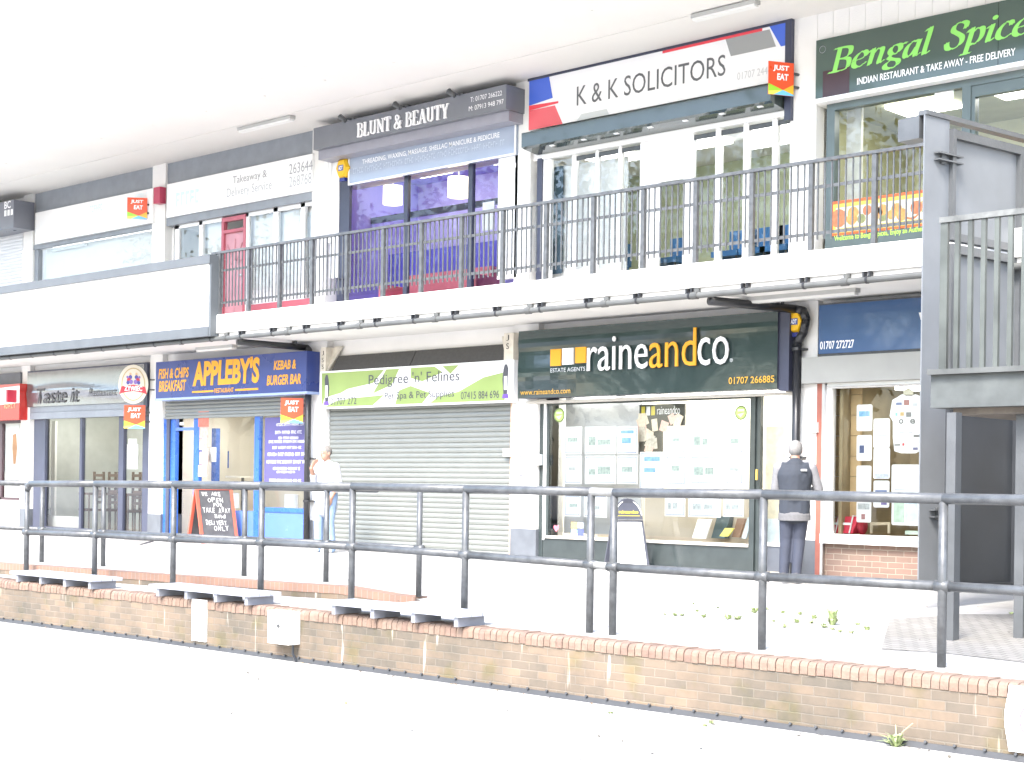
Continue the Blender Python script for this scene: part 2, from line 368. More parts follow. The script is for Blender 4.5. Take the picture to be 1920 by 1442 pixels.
# lintel walls above the ground-floor signs
def wallpart(name,l,t,r,b,Y,mat,d=.3):
    g=MB(); g.frect(l,t,r,b,Y,d); return g.build(name,mat,bt)
g=MB()
for i in range(-1,6):
    a=lowX[i][1] if i>=0 else -25; b=lowX[i+1][0] if i<5 else 12
    g.box(a,b,.12,.4,2.55,3.62)
g.build('lintel_wall',white,bt)
g=MB()
for i in range(-1,6):
    a=pX[i][1] if i>=0 else -25; b=pX[i+1][0] if i<5 else 12
    if i==4: continue
    g.box(a,b,.12,.4,6.3,7.4)
g.build('lintel_wall',white,bt)
# white boarding over the far right upper sign
g=MB(); x=.135
while x<4.7:
    g.box(x,x+.232,.0,.03,6.2,7.4); x+=.236
g.box(.13,4.8,.03,.3,6.2,7.4)
g.build('white_boarding',white,bt)
# parapet panel at the left end of the balcony
px1=F(392,600,-1.62)[0]
zt=F(394,494,-1.62)[1]; zc=F(400,477,-1.62)[1]; zb=F(390,612,-1.62)[1]; zl=F(395,630,-1.62)[1]
g=MB(); g.box(-25,px1,-1.62,-1.515,zb,zt); pp=g.build('parapet_panel',white,bt)
g=MB(); g.box(-25,px1+.05,-1.66,-1.38,zt,zc); g.box(px1,px1+.06,-1.63,-1.4,zl,zt); g.build('parapet_cap',greyl,pp)
g=MB(); g.box(-25,px1,-1.64,-1.5,zl,zb); g.build('parapet_skirting',greyl,pp)
# dark panels above upper signs of the two left bays
# ---------------------------------------------------------------- shop interiors and fronts
def room(parent,xa,xb,z0,z1,depth,wall,floor=None,y0=.16,back=None):
    g=MB(); y1=y0+depth
    g.box(xa,xb,y1,y1+.05,z0,z1)
    g.build('back_wall',back or wall,parent)
    g=MB(); g.box(xa-.05,xa,y0,y1,z0,z1); g.build('side_wall',wall,parent)
    g=MB(); g.box(xb,xb+.05,y0,y1,z0,z1); g.build('side_wall',wall,parent)
    g=MB(); g.box(xa,xb,y0,y1,z1,z1+.05); g.build('ceiling',wall,parent)
    g=MB(); g.box(xa,xb,y0,y1,z0-.05,z0); g.build('floor',floor or wall,parent)
litp=None
def ceiling_fill(parent,xs_,z,y0=.7,y1=1.1,e=3.,hw=.4):  # unseen glowing panels added to brighten the shop rooms
    m=M('ceiling fill panel %g'%e,(1,.97,.92),.5,var=0,emit=e)
    for x in xs_: g=MB(); g.box(x-hw,x+hw,y0,y1,z-.05,z-.01); g.build('ceiling_light_or_fill',m,parent)
def pane(parent,l,t,r,b,Y=.1,mat=None,name='window_pane'):
    x0,z1=F(l,t,Y); x1,z0=F(r,b,Y); g=MB(); g.quad((x0,Y,z0),(x1,Y,z0),(x1,Y,z1),(x0,Y,z1)); return g.build(name,mat or glz,parent,recalc=False)
def shutter(parent,x0,x1,z0,z1,Y,mat,pitch=.075,name='roller_shutter',sub=None):
    g=MB(); z=z0; prof=[(0,0),(.012,.12),(.02,.5),(.012,.88),(0,1)]
    while z<z1-1e-4:
        h=min(pitch,z1-z)
        for (d0,t0),(d1,t1) in zip(prof[:-1],prof[1:]):
            g.quad((x0,Y-d0,z+t0*h),(x1,Y-d0,z+t0*h),(x1,Y-d1,z+t1*h),(x0,Y-d1,z+t1*h))
        z+=h
    return g.build(name,mat,parent)
def front(name,label,xa,z0=0): return thing(name,label,'shopfront',(xa,.1,z0))
def marks(g,l,r,top,bot,Y,seed=0):
    rn=random.Random(seed); x0,x1=F(l,bot[1],Y)[0],F(r,bot[1],Y)[0]; z1=F(top[0],top[1],Y)[1]; z0=F(bot[0],bot[1],Y)[1]; x=x0; w=(z1-z0)*.55
    while x<x1-w*.5:
        for k in range(rn.randint(4,9)):
            if x>x1-w*.5: break
            t=rn.random(); g.box(x,x+w*.22,Y,Y+.001,z0,z1)
            if t<.7: g.box(x+w*.22,x+w*.75,Y+.0003,Y+.001,z1-(z1-z0)*.22,z1)
            if t>.3: g.box(x+w*.22,x+w*.75,Y+.0003,Y+.001,z0+(z1-z0)*.38*(t>.6),z0+(z1-z0)*(.2+.38*(t>.6)))
            x+=w*1.05
        x+=w*.9
def fr(parent,rects,Y,mat,name='frame',d=.06):
    g=MB()
    for (l,t,r,b) in rects: g.frect(l,t,r,b,Y,d)
    return g.build(name,mat,parent)
def zat(px,py,Y): return F(px,py,Y)[1]
def xat(px,Y,py=600): return F(px,py,Y)[0]
iw=M('white interior wall',(.78,.77,.74),.8,var=.02)
icream=M('cream interior wall',(.62,.58,.5),.8,var=.03)
ibeige=M('beige interior wall',(.5,.44,.35),.8,var=.05)
ifloor=M('interior floor vinyl',(.4,.36,.3),.5,var=.1)
idark=M('dim interior wall',(.3,.31,.29),.8,var=.1)

# ---- upper 0 (far left): dark sign and closed white shutter
u0=front('shopfront','closed white roller shutter on the upper floor at the far left edge',-22.3,4)
zs=zat(28,431,.0)
shutter(u0,-25,-20.25,4.02,zs-.02,.02,whites)
g=MB(); g.box(-25,-20.23,-.05,.3,zs-.1,zs+.05); g.build('shutter_box',greyp,u0)
sg=thing('shop_sign','dark grey boxed sign over the closed shutter at far left of the upper floor','sign',(-22,-.3,5.5))
x1,zt=F(26,374,-.5); zb=zat(28,426,-.5)
g=MB(); g.box(-25,x1,-.5,0,zb,zt); g.build('panel',M('slate sign panel',(.16,.17,.2),.3,var=.05),sg)
g=MB(); g.ftext('BC',8,20,(10,378),(10,392),-.502,bold=.02); 
for i in range(3): g.frect(8+i*6,395-i*1.2,12+i*6,405-i*1.2,-.502,.001)
g.build('lettering',wht,sg)

# ---- upper 1
Y=.1
u1=front('shopfront','upper shop with wide white blinded window under a plain white sign with red app plaque',-17.5,4)
a,b=pX[0][1],pX[1][0]
zt=zat(66,459,.0)
g=MB(); g.box(a,b,.02,.1,zt-.1,zt); g.build('shutter_box',greyp,u1)
g=MB(); g.box(a+.0,a+.16,.05,.15,4.02,zt-.1); g.build('frame',greyp,u1)
pane(u1,80,462,290,560,.11,glz)
g=MB(); g.box(a+.16,b,.25,.3,4.02,zt-.08); g.build('window_blind',M('white window blind',(.8,.8,.79),.6,var=.02),u1)
g=MB(); g.box(a+.5,a+1.9,.16,.2,zt-.17,zt-.1); g.build('lamp_tube',gloss,u1)
def wsign(l,tl,tr,bl,br,r,name,label,Y,mat,d=.2,edge=None):
    """a flat sign box whose front face is on Y"""
    x0,z1=F(l,tl,Y); x1,_=F(r,tr,Y); z0=zat(l,bl,Y)
    z1=(z1+zat(r,tr,Y))/2; z0=(z0+zat(r,br,Y))/2
    o=thing(name,label,'sign',((x0+x1)/2,Y,z0))
    g=MB(); g.box(x0,x1,Y,Y+d,z0,z1); g.build('panel',mat,o)
    return o,x0,x1,z0,z1
swhite=M('white sign acrylic',(.8,.8,.79),.2,var=.01,coat=.2)
o,x0,x1,z0,z1=wsign(66.5,400,352,458.6,416.5,287,'shop_sign','plain white sign with faint turquoise marks above the white blinded window',-.06,swhite)
cyan=M('turquoise vinyl',(.25,.6,.68),.4,var=0)
g=MB(); marks(g,168,194,(170,386),(170,399),-.062,5); marks(g,253,276,(255,365),(255,372),-.062,6); g.build('lettering',M('pale turquoise vinyl',(.55,.74,.78),.4,var=0),o)
g=MB(); g.box(pX[0][1],pX[1][0],.05,.12,z1,7.4); g.build('fascia_board',greyp,bt)
rb=MB(); rb.frect(288,352,299,380,-.15,.15); solo('alarm_box',rb,M('crimson plastic',(.42,.05,.1),.4,var=.1),'small crimson box on the white pillar beside the app plaque on the upper floor','alarm box')

# ---- upper 2: takeaway with red door
u2=front('shopfront','upper takeaway front with red door, white window frames and red stall riser',-12.5,4)
a,b=pX[1][1],pX[2][0]
zt=zat(330,411,.05); zb2=zt-.12
g=MB(); g.box(a+.05,b,.0,.2,zb2,zt+.03)
g.build('shutter_box',greyp,u2)
wz0=4.42
def vbar(gm,l,r,Yb=.08,py=450,zlo=4.02,zhi=None,d=.07): gm.box(xat(l,Yb,py),xat(r,Yb,py),Yb,Yb+d,zlo,zhi or zb2)
g=MB()
vbar(g,328,335.5); vbar(g,373,379); vbar(g,461,465.5); vbar(g,512,520); vbar(g,563,571)
g.box(xat(328,.08,450),xat(416.5,.08,450),.08,.15,zb2-.07,zb2); g.box(xat(461,.08,450),b,.08,.15,zb2-.07,zb2)
g.build('frame',gloss,u2)
xd0,xd1=xat(416.5,.08,450),xat(461,.08,450)
g=MB(); g.box(xd0,xd0+.07,.06,.15,4.02,zb2-.02); g.box(xd1-.06,xd1,.06,.15,4.02,zb2-.02); g.box(xd0+.07,xd1-.06,.06,.15,zb2-.1,zb2-.02); zdt=zb2-.32
g.box(xd0+.07,xd1-.06,.06,.15,zdt,zdt+.06)
g.build('door_frame',redp,u2)
g=MB(); g.box(xd0+.07,xd1-.06,.11,.15,4.03,zdt)
for z in (4.2,4.65): 
    for k in (0,1):
        xx=xd0+.13+k*.32; g.box(xx,xx+.24,.1,.11,z,z+.35)
# fanlight spokes
cx_=(xd0+xd1)/2; cz=zdt-.62
for aa in (20,55,90,125,160):
    t=R(aa); g.cyl((cx_+.1*math.cos(t),.1,cz+.1*math.sin(t)),(cx_+.4*math.cos(t),.1,cz+.5*math.sin(t)),.012,n=6)
d=g.build('door',M('faded red door',(.5,.24,.27),.4,var=.1),u2)
g=MB(); g.ball((xd1-.14,.08,5.0),.03); g.build('handle',chrome,d)
g=MB(); g.box(xd1+.05,b,.07,.15,4.02,wz0); g.box(a,xd0,.07,.15,4.02,wz0-.2); g.build('stall_riser',redp,u2)
for l,r in ((335,373),(379,416),(465,512),(520,563),(571,586)): pane(u2,l,400,r,540,.11,glzr)
room(u2,a+.05,b-.05,4.02,zb2,.9,iw,y0=.18)
for l,r in ((380,416),(466,511),(521,562),(572,585)): g=MB(); g.box(xat(l,.2,450),xat(r,.2,450),.22,.23,4.4,zb2-.05); g.build('window_blind',M('white window blind',(.8,.8,.79),.6,var=.02),u2)
o,x0,x1,z0,z1=wsign(313,346,288,408.6,357.6,586,'shop_sign','white takeaway sign with grey handwritten style lettering and phone numbers over the red door',-.05,swhite)
g=MB(); Yt=-.052
g.ftext('Takeaway &',436.5,500,(437,331),(437,349),Yt); g.ftext('263644',542,586,(544,307.5),(544,327),Yt)
g.build('lettering',M('soft grey vinyl',(.28,.29,.3),.35,var=0),o)
g=MB(); g.ftext('Delivery Service',425,509,(427,353.5),(427,375),Yt); g.ftext('268768',542,584,(544,331),(544,351),Yt); g.build('lettering',M('faded grey vinyl',(.37,.38,.39),.35,var=0),o)
g=MB(); marks(g,330,370,(331,362),(331,388),Yt,9); g.build('logo',M('pale turquoise vinyl',(.55,.74,.78),.4,var=0),o)
g=MB(); g.box(pX[1][1],pX[2][0],.05,.12,z1,7.4); g.build('fascia_board',greyp,bt)

# ---- upper 3: beauty salon
u3=front('shopfront','upper beauty salon front with navy frame and lilac lit interior',-7.5,4)
a,b=pX[2][1],pX[3][0]
lil=M('lilac interior wall',(.38,.33,.78),.7,var=.05); vio=M('violet interior panel',(.1,.085,.5),.6,var=.1)
lilp=M('pale lilac interior wall',(.5,.45,.82),.7,var=.03)
zt=zat(654,289,-.02)
room(u3,xat(640,.1),xat(934,.1),4.02,6.6,1.7,lil,y0=.2,back=lilp)
xa=xat(634,.1,400); xb=xat(934,.1,400)
g=MB(); zlow=4.3
for l,r in ((633,645),(757,764),(877,885)): g.box(xat(l,.08,400),xat(r,.08,400),.08,.15,4.02,6.5)
ztr=zat(800,345,.08)
g.box(xa,xb,.08,.15,4.02,4.12); g.build('frame',navyf,u3)
g=MB(); g.box(xa,xb,.75,.82,5.75,5.85); g.build('ceiling_beam',navyf,u3)
for l,r in ((645,757),(764,877),(885,934)): pane(u3,l,300,r,545,.11)
g=MB(); g.box(xat(675,.6,450),xat(900,.6,450),1.2,1.25,4.05,5.25); g.build('interior_panel',vio,u3)
g=MB(); g.frect(935,292,968,520,-.0,.12); g.frect(936,311,967,314,-.006,.01); g.build('white_side_panel',gloss,u3)
g=MB(); g.frect(609,284,613,440,-.03,.03); g.frect(616,284,619,455,-.03,.03); g.frect(621,284,633,520,-.0,.1); g.build('shutter_guide',gloss,u3)
g=MB(); g.frect(633,284,653,520,.02,.06); g.build('navy_panel',navyf,u3)
g=MB(); g.frect(905,380,926,430,.2,.02); g.build('notice',pap,u3)
ceiling_fill(u3,(-8.4,-6.6),6.6,.9,1.3,1.5)
# sofa
sf=thing('sofa','red sofa low behind the railing inside the beauty salon window','sofa',(-6.6,.7,4.02))
sx0,sx1=xat(745,.6,530),xat(905,.6,530)
redf=M('red sofa fabric',(.55,.15,.2),.8,var=.06)
g=MB(); g.box(sx0,sx1,.3,.8,4.03,4.32); g.build('seat',redf,sf); g=MB(); g.box(sx0,sx1,.8,.98,4.03,4.75); g.build('backrest',redf,sf)
g=MB(); g.box(sx0-.15,sx0,.3,.98,4.03,4.55); g.build('armrest',redf,sf); g=MB(); g.box(sx1,sx1+.15,.3,.98,4.03,4.55); g.build('armrest',redf,sf)
shade=M('lit parchment lamp shade',(1,.86,.62),.7,var=0,emit=.45)
for (l,t,r,b2,lab) in ((722,352,751,381,'drum shade pendant lamp glowing behind the left pane of the salon'),(843,336,877,367,'drum shade pendant lamp glowing behind the middle pane of the salon')):
    Yl=.7; x0,z1=F(l,t,Yl); x1,z0=F(r,b2,Yl); cx_=(x0+x1)/2; rr=(x1-x0)*.42
    lt=thing('pendant_lamp',lab,'lamp',(cx_,Yl,z0),'pendant lamps in the beauty salon')
    g=MB(); g.cyl((cx_,Yl,z0),(cx_,Yl,z1),rr,n=24); g.build('lamp_shade',shade,lt)
    g=MB(); g.cyl((cx_,Yl,z1),(cx_,Yl,6.6),.012,n=6); g.cyl((cx_,Yl,z1+.17),(cx_,Yl,z1+.2),.1,n=16); g.build('cord',gloss,lt)
# salon sign box
dslate=M('slate fascia paint',(.16,.17,.19),.32,var=.06)
Yb=-.42
x0,z1=F(588,242,Yb); x1=xat(949.4,Yb,160); z1=(z1+zat(949,156.6,Yb))/2; z0=(zat(588,282,Yb)+zat(949,200+3,Yb))/2
o=thing('shop_sign','dark slate fascia box with raised white serif lettering over the beauty salon','sign',((x0+x1)/2,Yb,z0))
g=MB(); g.box(x0,x1,Yb,.02,z0,z1); g.build('panel',dslate,o)
g=MB(); g.box(x0+.02,x1-.03,Yb+.1,.02,z0-.16,z0-.002); g.build('shutter_rail',M('mid grey paint',(.26,.26,.3),.4,var=.1),o)
SALON=(o,x0,x1,z0,z1,Yb)
g=MB()
g.ftext('T: 01707 266222',882,941,(883,182.5),(883,191.5),Yb-.003); g.build('lettering',wht,o); g=MB(); g.ftext('M: 07913 948 797',879,944,(880,199.5),(880,208.5),Yb-.003)
g.build('lettering',wht,o)
g=MB()
for px_ in (650,752,853):
    xx=xat(px_,Yb-.1,230); zz=z1
    g.cyl((xx,Yb+.05,zz),(xx,Yb-.22,zz+.0),.012,n=6); g.cyl((xx-.03,Yb-.22,zz+.02),(xx+.09,Yb-.2,zz-.07),.05,.035,n=10); g.box(xx-.06,xx+.06,Yb+.0,Yb+.1,zz,zz+.03)
g.build('spotlight',blackp,o)
# pale service banner
Yb2=-.05
x0,z1=F(654,289,Yb2); x1=xat(968,Yb2,250); z1=(z1+zat(968,223,Yb2))/2; z0=(zat(654,350,Yb2)+zat(968,287.5,Yb2))/2
o=thing('service_banner','pale blue white framed banner listing beauty treatments under the salon fascia','banner',((x0+x1)/2,Yb2,z0))
g=MB(); g.box(x0,x1,Yb2,Yb2+.05,z0,z1); g.build('panel',M('pale blue banner',(.3,.35,.44),.15,var=.03,coat=.4),o)
g=MB(); tt=.03
for q in ((x0,x1,z0,z0+tt),(x0,x1,z1-tt,z1),(x0,x0+tt,z0+tt,z1-tt),(x1-tt,x1,z0+tt,z1-tt)): g.box(q[0],q[1],Yb2-.012,Yb2-.001,q[2],q[3])
g.build('frame',gloss,o)
g=MB(); w=x1-x0; h=z1-z0
g.text('THREADING, WAXING, MASSAGE, SHELLAC MANICURE & PEDICURE',(x0+.09*w,Yb2-.004,z0+.56*h),(1,0,0),(0,0,1),.82*w,.17*h,bold=.01)
g.build('lettering',wht,o); g=MB(); marks(g,662,946,(664,316),(664,326),Yb2-.004,3); g.build('lettering',M('faded blue white vinyl',(.42,.47,.55),.4,var=0),o)

# ---- upper 4: solicitors
u4=front('shopfront','upper solicitors front with tall white framed windows and a white door',-2.5,4)
a,b=pX[3][1],pX[4][0]
zh=zat(1016,300,.08)
def zc_(px,py,Y): return zat(px,py,Y)
g=MB()
for l,r in ((1017,1032),(1072,1079),(1116,1121),(1159,1164),(1200,1213),(1291,1299),(1341,1350),(1393,1402),(1447,1456)):
    g.box(xat(l,.08,330),xat(r,.08,330),.08,.16,4.02,zh)
g.box(a,b,.07,.17,zh,zh+.12); g.box(a,xat(1205,.08,330),.08,.16,4.02,4.2); g.box(xat(1295,.08,330),b,.08,.16,4.02,4.2)
g.build('frame',gloss,u4)
g=MB(); g.box(xat(1007,.05,330),xat(1016,.05,330),.05,.12,4.02,zh+.02); g.build('shutter_guide',navyf,u4)
xd0,xd1=xat(1213,.09,330),xat(1291,.09,330)
g=MB(); g.box(xd0,xd1,.1,.15,zh-.45,zh); g.box(xd0,xd0+.22,.1,.15,4.02,zh-.45); g.box(xd1-.1,xd1,.1,.15,4.02,zh-.45); g.box(xd0+.22,xd1-.1,.11,.15,4.02,4.3); g.box(xd0+.22,xd1-.1,.11,.15,zh-.62,zh-.45)
d=g.build('door',gloss,u4)
g=MB(); g.cyl((xd0+.26,.06,4.95),(xd0+.26,.06,5.2),.015,n=8); g.build('handle',chrome,d)
g=MB(); g.quad((xd0+.22,.13,4.3),(xd1-.1,.13,4.3),(xd1-.1,.13,zh-.62),(xd0+.22,.13,zh-.62)); g.build('door_pane',glz,d,recalc=False)
for l,r in ((1032,1072),(1079,1116),(1121,1159),(1164,1200)): pane(u4,l,270,r,500,.12,glzr)
for l,r in ((1299,1341),(1350,1393),(1402,1447),(1456,1479)): pane(u4,l,200,r,480,.12)
for l,r in ((1079,1116),(1121,1159),(1164,1200),(1300,1341),(1351,1393),(1403,1447),(1457,1479)):
    g=MB(); g.box(xat(l,.1,330),xat(r,.1,330),.1,.118,zh-.1,zh-.03); g.build('vent_strip',blackp,u4)
room(u4,a+.02,b-.02,4.02,zh+.05,2.0,iw,ifloor,y0=.2,back=M('foliage reflection tint',(.36,.4,.27),.8,var=.1))  # back wall coloured grey green to imitate foliage mirrored in the panes
g=MB(); g.box(xat(1032,.3,330),xat(1175,.3,330),.32,.34,4.02,zh-.1); g.build('window_blind',MAT['white window blind'],u4)
g=MB(); g.box(xat(1034,.2,330),xat(1051,.2,330),.25,.27,4.4,zh-.1); g.build('blue_panel',M('blue grey panel',(.05,.09,.13),.5,var=.1),u4)
g=MB(); g.frect(1395,243,1476,268,.9,.06); g.build('ceiling_light_or_fill',M('ceiling light diffuser',(1,1,1),.5,var=0,emit=.7),u4)
ceiling_fill(u4,(-3.9,-2.3,-.9),zh+.05,.5,1.0,1.5)
# blue chairs
bch=M('blue chair fabric',(.03,.13,.3),.7,var=.1)
for i,px_ in enumerate((1135,1255,1368,1420,1460)):
    xx=xat(px_,.6,500); ct=thing('chair','blue waiting room chair seen low through the solicitors window railings','chair',(xx,.7,4.02),'blue waiting room chairs upstairs')
    g=MB(); g.box(xx-.22,xx+.22,.45,.9,4.42,4.5); g.build('seat',bch,ct); g=MB(); g.box(xx-.22,xx+.22,.9,.96,4.5,4.85); g.build('backrest',bch,ct)
    for sx in (-1,1):
        for yy in (.5,.88): g=MB(); g.cyl((xx+sx*.18,yy,4.02),(xx+sx*.18,yy,4.43),.015,n=6); g.build('leg',blackp,ct)
# solicitors sign
Ys=-.06
x0,z1=F(992.7,152.5,Ys); x1=xat(1472.6,Ys,100); z0=(zat(992.7,244,Ys)+zat(1472.6,150,Ys))/2; z1=(z1+zat(1472.6,43,Ys))/2
o=thing('shop_sign','white solicitors sign with blue and red corner blocks and grey capitals','sign',((x0+x1)/2,Ys,z0))
g=MB(); g.box(x0,x1,Ys,Ys+.12,z0,z1); g.build('panel',swhite,o)
g=MB(); g.box(x0-.03,x1+.1,Ys-.01,Ys+.15,z1,z1+.055); g.box(x1,x1+.1,Ys-.01,Ys+.15,z0-.55,z1); g.build('frame',navyf,o)
def sp(cx,cy): return (960+cx/3.277,20+cy/3.277)
bluev=M('royal blue vinyl',(.06,.13,.56),.3,var=0); redv=M('scarlet vinyl',(.72,.06,.08),.3,var=0); greyv=M('mid grey vinyl',(.3,.31,.3),.3,var=0); pinkv=M('rose red vinyl',(.7,.12,.14),.12,var=0)
W_=x1-x0;H_=z1-z0
def spoly(pts,Yp,mat,nm):   # fractions of the sign panel
    g=MB(); g.prism([(x0+u*W_,Yp,z0+v*H_) for u,v in pts],(0,.002,0)); g.build(nm,mat,o)
spoly([(0,1),(.088,1),(.105,.56),(0,.5)],Ys-.003,bluev,'blue_block')
spoly([(0,.5),(.13,.47),(.13,.43),(0,.4)],Ys-.005,redv,'red_stripe')
spoly([(0,.4),(.115,.4),(.15,0),(0,0)],Ys-.003,pinkv,'red_block')
spoly([(.555,1),(.92,1),(.92,.95),(.555,.95)],Ys-.004,redv,'red_stripe')
spoly([(.79,.95),(.945,.95),(.968,.62),(.81,.62)],Ys-.003,greyv,'grey_block')
spoly([(.945,1),(1,1),(1,.6),(.985,.6)],Ys-.005,bluev,'blue_block')
spoly([(.21,0),(.345,0),(.335,.12),(.23,.12)],Ys-.003,M('light grey vinyl',(.55,.57,.56),.3,var=0),'grey_block')
g=MB(); g.ftext('K & K SOLICITORS',1082,1360,(1360,101.5),(1360,141),Ys-.004); g.build('lettering',gryl,o)
g=MB(); g.ftext('01707 244',1382,1439,(1384,136),(1384,150),Ys-.004); g.build('lettering',M('pale grey vinyl',(.5,.5,.5),.3,var=0),o)
# solicitors shutter housing
Yh=-.36
xh0,zh1=F(978,250,Yh); zh0=(zat(978,279,Yh)+zat(1436,187,Yh))/2; xh1=xat(1445,Yh,160)
zt1=z0-.004
o=thing('shutter_housing','dark green glossy roller shutter housing jutting out under the solicitors sign','shutter box',(xh0,Yh,zh0))
g=MB(); g.prism([(xh0,.0,zt1),(xh0,Yh,zh1),(xh0,Yh,zh0),(xh0,Yh+.06,zh0-.02),(xh0,.0,zh0-.06)],(xh1-xh0,0,0))
g.build('casing',M('dark green gloss metal',(.045,.06,.055),.12,var=.2,scale=1.2,coat=.5),o)
g=MB()
for k in range(7):
    xx=xh0+.5+k*.62; g.box(xx,xx+.08,Yh+.08,Yh+.13,zh0-.035,zh0-.022)
g.box(xh0+.1,xh1+.05,-.0,.06,zh0-.13,zh0-.062)
g.build('bracket',gloss,o)

# ---- upper 5: curry restaurant
u5=front('shopfront','upper restaurant front with dark green frames and food picture banner',2.8,4)
a,b=pX[4][1],pX[5][0]
g=MB(); Yf=.06
zt=zat(1550,195,Yf)
g.box(xat(1549,Yf,300),xat(1564,Yf,300),Yf,Yf+.12,4.02,zt); g.box(xat(1564,Yf,300),b,Yf,Yf+.12,zt-.1,zt); g.box(xat(1803,Yf,250),xat(1819,Yf,250),Yf,Yf+.12,4.02,zt-.1)
zt2=zat(1825,166,Yf); g.box(xat(1819,Yf,250),b,Yf+.02,Yf+.12,zt2-.1,zt-.1); g.box(xat(1819,Yf,250),xat(1826,Yf,250),Yf+.02,Yf+.12,4.02,zt2-.1)
g.box(xat(1564,Yf,300),b,Yf,Yf+.12,4.02,4.25)
gf=M('dark green window frame',(.09,.12,.12),.35,var=.1)
g.build('frame',gf,u5)
pane(u5,1564,150,1803,445,.12); pane(u5,1826,110,1990,440,.12)
room(u5,a,b,4.02,zt,2.2,M('olive reflection wall',(.42,.42,.27),.8,var=.1),ifloor,y0=.2,back=M('olive reflection lace curtain',(.5,.5,.32),.9,var=.12,scale=2))  # olive wall tones stand in for trees mirrored in the glass
g=MB(); g.box(xat(1564,.2,300),xat(1592,.2,300),.5,.55,4.02,zt); g.build('curtain',M('white curtain',(.7,.7,.66),.9,var=.1,scale=8),u5)
Ys=-.08
x0,z1=F(1530.4,79,Ys); zb=zat(1532.8,186,Ys); x1=4.95
zr=zat(1872,0,Ys); z1=(z1+zr)/2
o=thing('shop_sign','dark green restaurant sign with lime green italic name and white capitals below','sign',((x0+x1)/2,Ys,zb))
sgreen=M('dark green sign acrylic',(.045,.075,.06),.15,var=.15,scale=.8,coat=.5)
xj=xat(1872,Ys,50)
g=MB(); g.box(x0,xj-.003,Ys,Ys+.1,zb,z1); g.box(xj+.003,x1,Ys,Ys+.1,zb,z1); g.build('panel',sgreen,o)
g=MB(); g.box(x0,x1,Ys-.02,Ys+.12,zb-.055,zb); g.build('white_trim',gloss,o)
BENGAL=(o,Ys)
g=MB(); g.ftext('INDIAN RESTAURANT & TAKE AWAY - FREE DELIVERY',1607,1903,(1607,146.5),(1607,159.5),Ys-.003,bold=.012); g.build('lettering',wht,o)
g=MB(); cx_,cz_=F(1542.5,93,Ys)
for k in range(24):
    t0,t1=k*math.pi/12,(k+1)*math.pi/12
    g.cyl((cx_+.045*math.cos(t0),Ys-.003,cz_+.045*math.sin(t0)),(cx_+.045*math.cos(t1),Ys-.003,cz_+.045*math.sin(t1)),.004,n=4)
g.build('emblem',M('faint grey vinyl',(.25,.27,.28),.4,var=0),o)
g=MB(); g.frect(1543,134,1592,178,Ys-.003,.002); g.build('maroon_patch',M('dark maroon patch',(.05,.025,.03),.2,var=.1),o)  # plain dark maroon rectangle on the sign face
ceiling_fill(u5,(1.2,2.6,4.),zt,.6,1.2,2.)
# open sign and food banner
g=MB(); g.frect(1752,167,1788,203,.105,.006); os_=solo('open_sign',g,M('pale green card',(.62,.72,.6),.6,var=.04),'pale green open card stuck high inside the restaurant window','sign')
ot=MB(); ot.cm=0; ot.ftext('OPEN',1758,1781,(1760,184),(1760,199),.103,bold=.02); ot.frect(1753,167,1787,173,.103,.001)
q=ot.build('lettering',wht,os_); q.location=tuple(Vector(ORG[os_.name])*0) 
fb=thing('food_banner','red and yellow banner of curry dishes along the bottom of the restaurant window','banner',(2,.05,4.3))
Yb=.045
bx0,bz1=F(1558,379,Yb); bz0=zat(1558,443,Yb); bx1=4.0
g=MB(); g.box(bx0,bx1,Yb,Yb+.01,bz0,bz1); g.build('border',M('orange red print',(.7,.12,.03),.4,var=.05),fb)
g=MB(); g.box(bx0+.04,bx1-.04,Yb-.003,Yb,bz0+.03,bz1-.04); g.build('yellow_band',M('yellow print',(.75,.55,.08),.4,var=.05),fb)
g=MB(); g.box(bx0+.08,bx1-.08,Yb-.006,Yb-.003,bz0+.09,bz1-.09); g.build('picture',M('food photo print',(.66,.6,.48),.4,var=.2,scale=9),fb)
rnd=random.Random(5); g=MB()
fm=[M('tandoori red print',(.5,.16,.07),.4,var=.3,scale=20),M('orange print',(.6,.27,.08),.4,var=.3,scale=20),M('herb green print',(.22,.24,.1),.4,var=.3,scale=20),M('cream print',(.75,.7,.55),.4,var=.1,scale=20)]
hh=(bz1-bz0-.18)/2; zc=(bz1+bz0)/2
xx=bx0+.2
while xx<bx1-.2:
    for k in range(3):
        g.cm=rnd.choice([0,1,1,2,3]); rr=rnd.uniform(.05,.13); c2=(xx+rnd.uniform(-.1,.1),zc+rnd.uniform(-.06,.06))
        rr=min(rr,hh-abs(c2[1]-zc))
        g.prism([(c2[0]+rr*math.cos(t*math.pi/8),Yb-.008-.0006*k,c2[1]+rr*math.sin(t*math.pi/8)) for t in range(16)],(0,.0004,0))
    xx+=.2
g.build('dish',fm,fb)
g=MB(); g.frect(1560,444,1990,452,Yb,.006); g.build('caption_strip',gf,fb)
g=MB(); g.ftext('Welcome to Bengal Spices, Enjoy an Authentic',1564,1742,(1565,442),(1565,455),Yb-.004,bold=.015); g.build('lettering',M('lime vinyl',(.45,.75,.1),.4,var=0),fb)

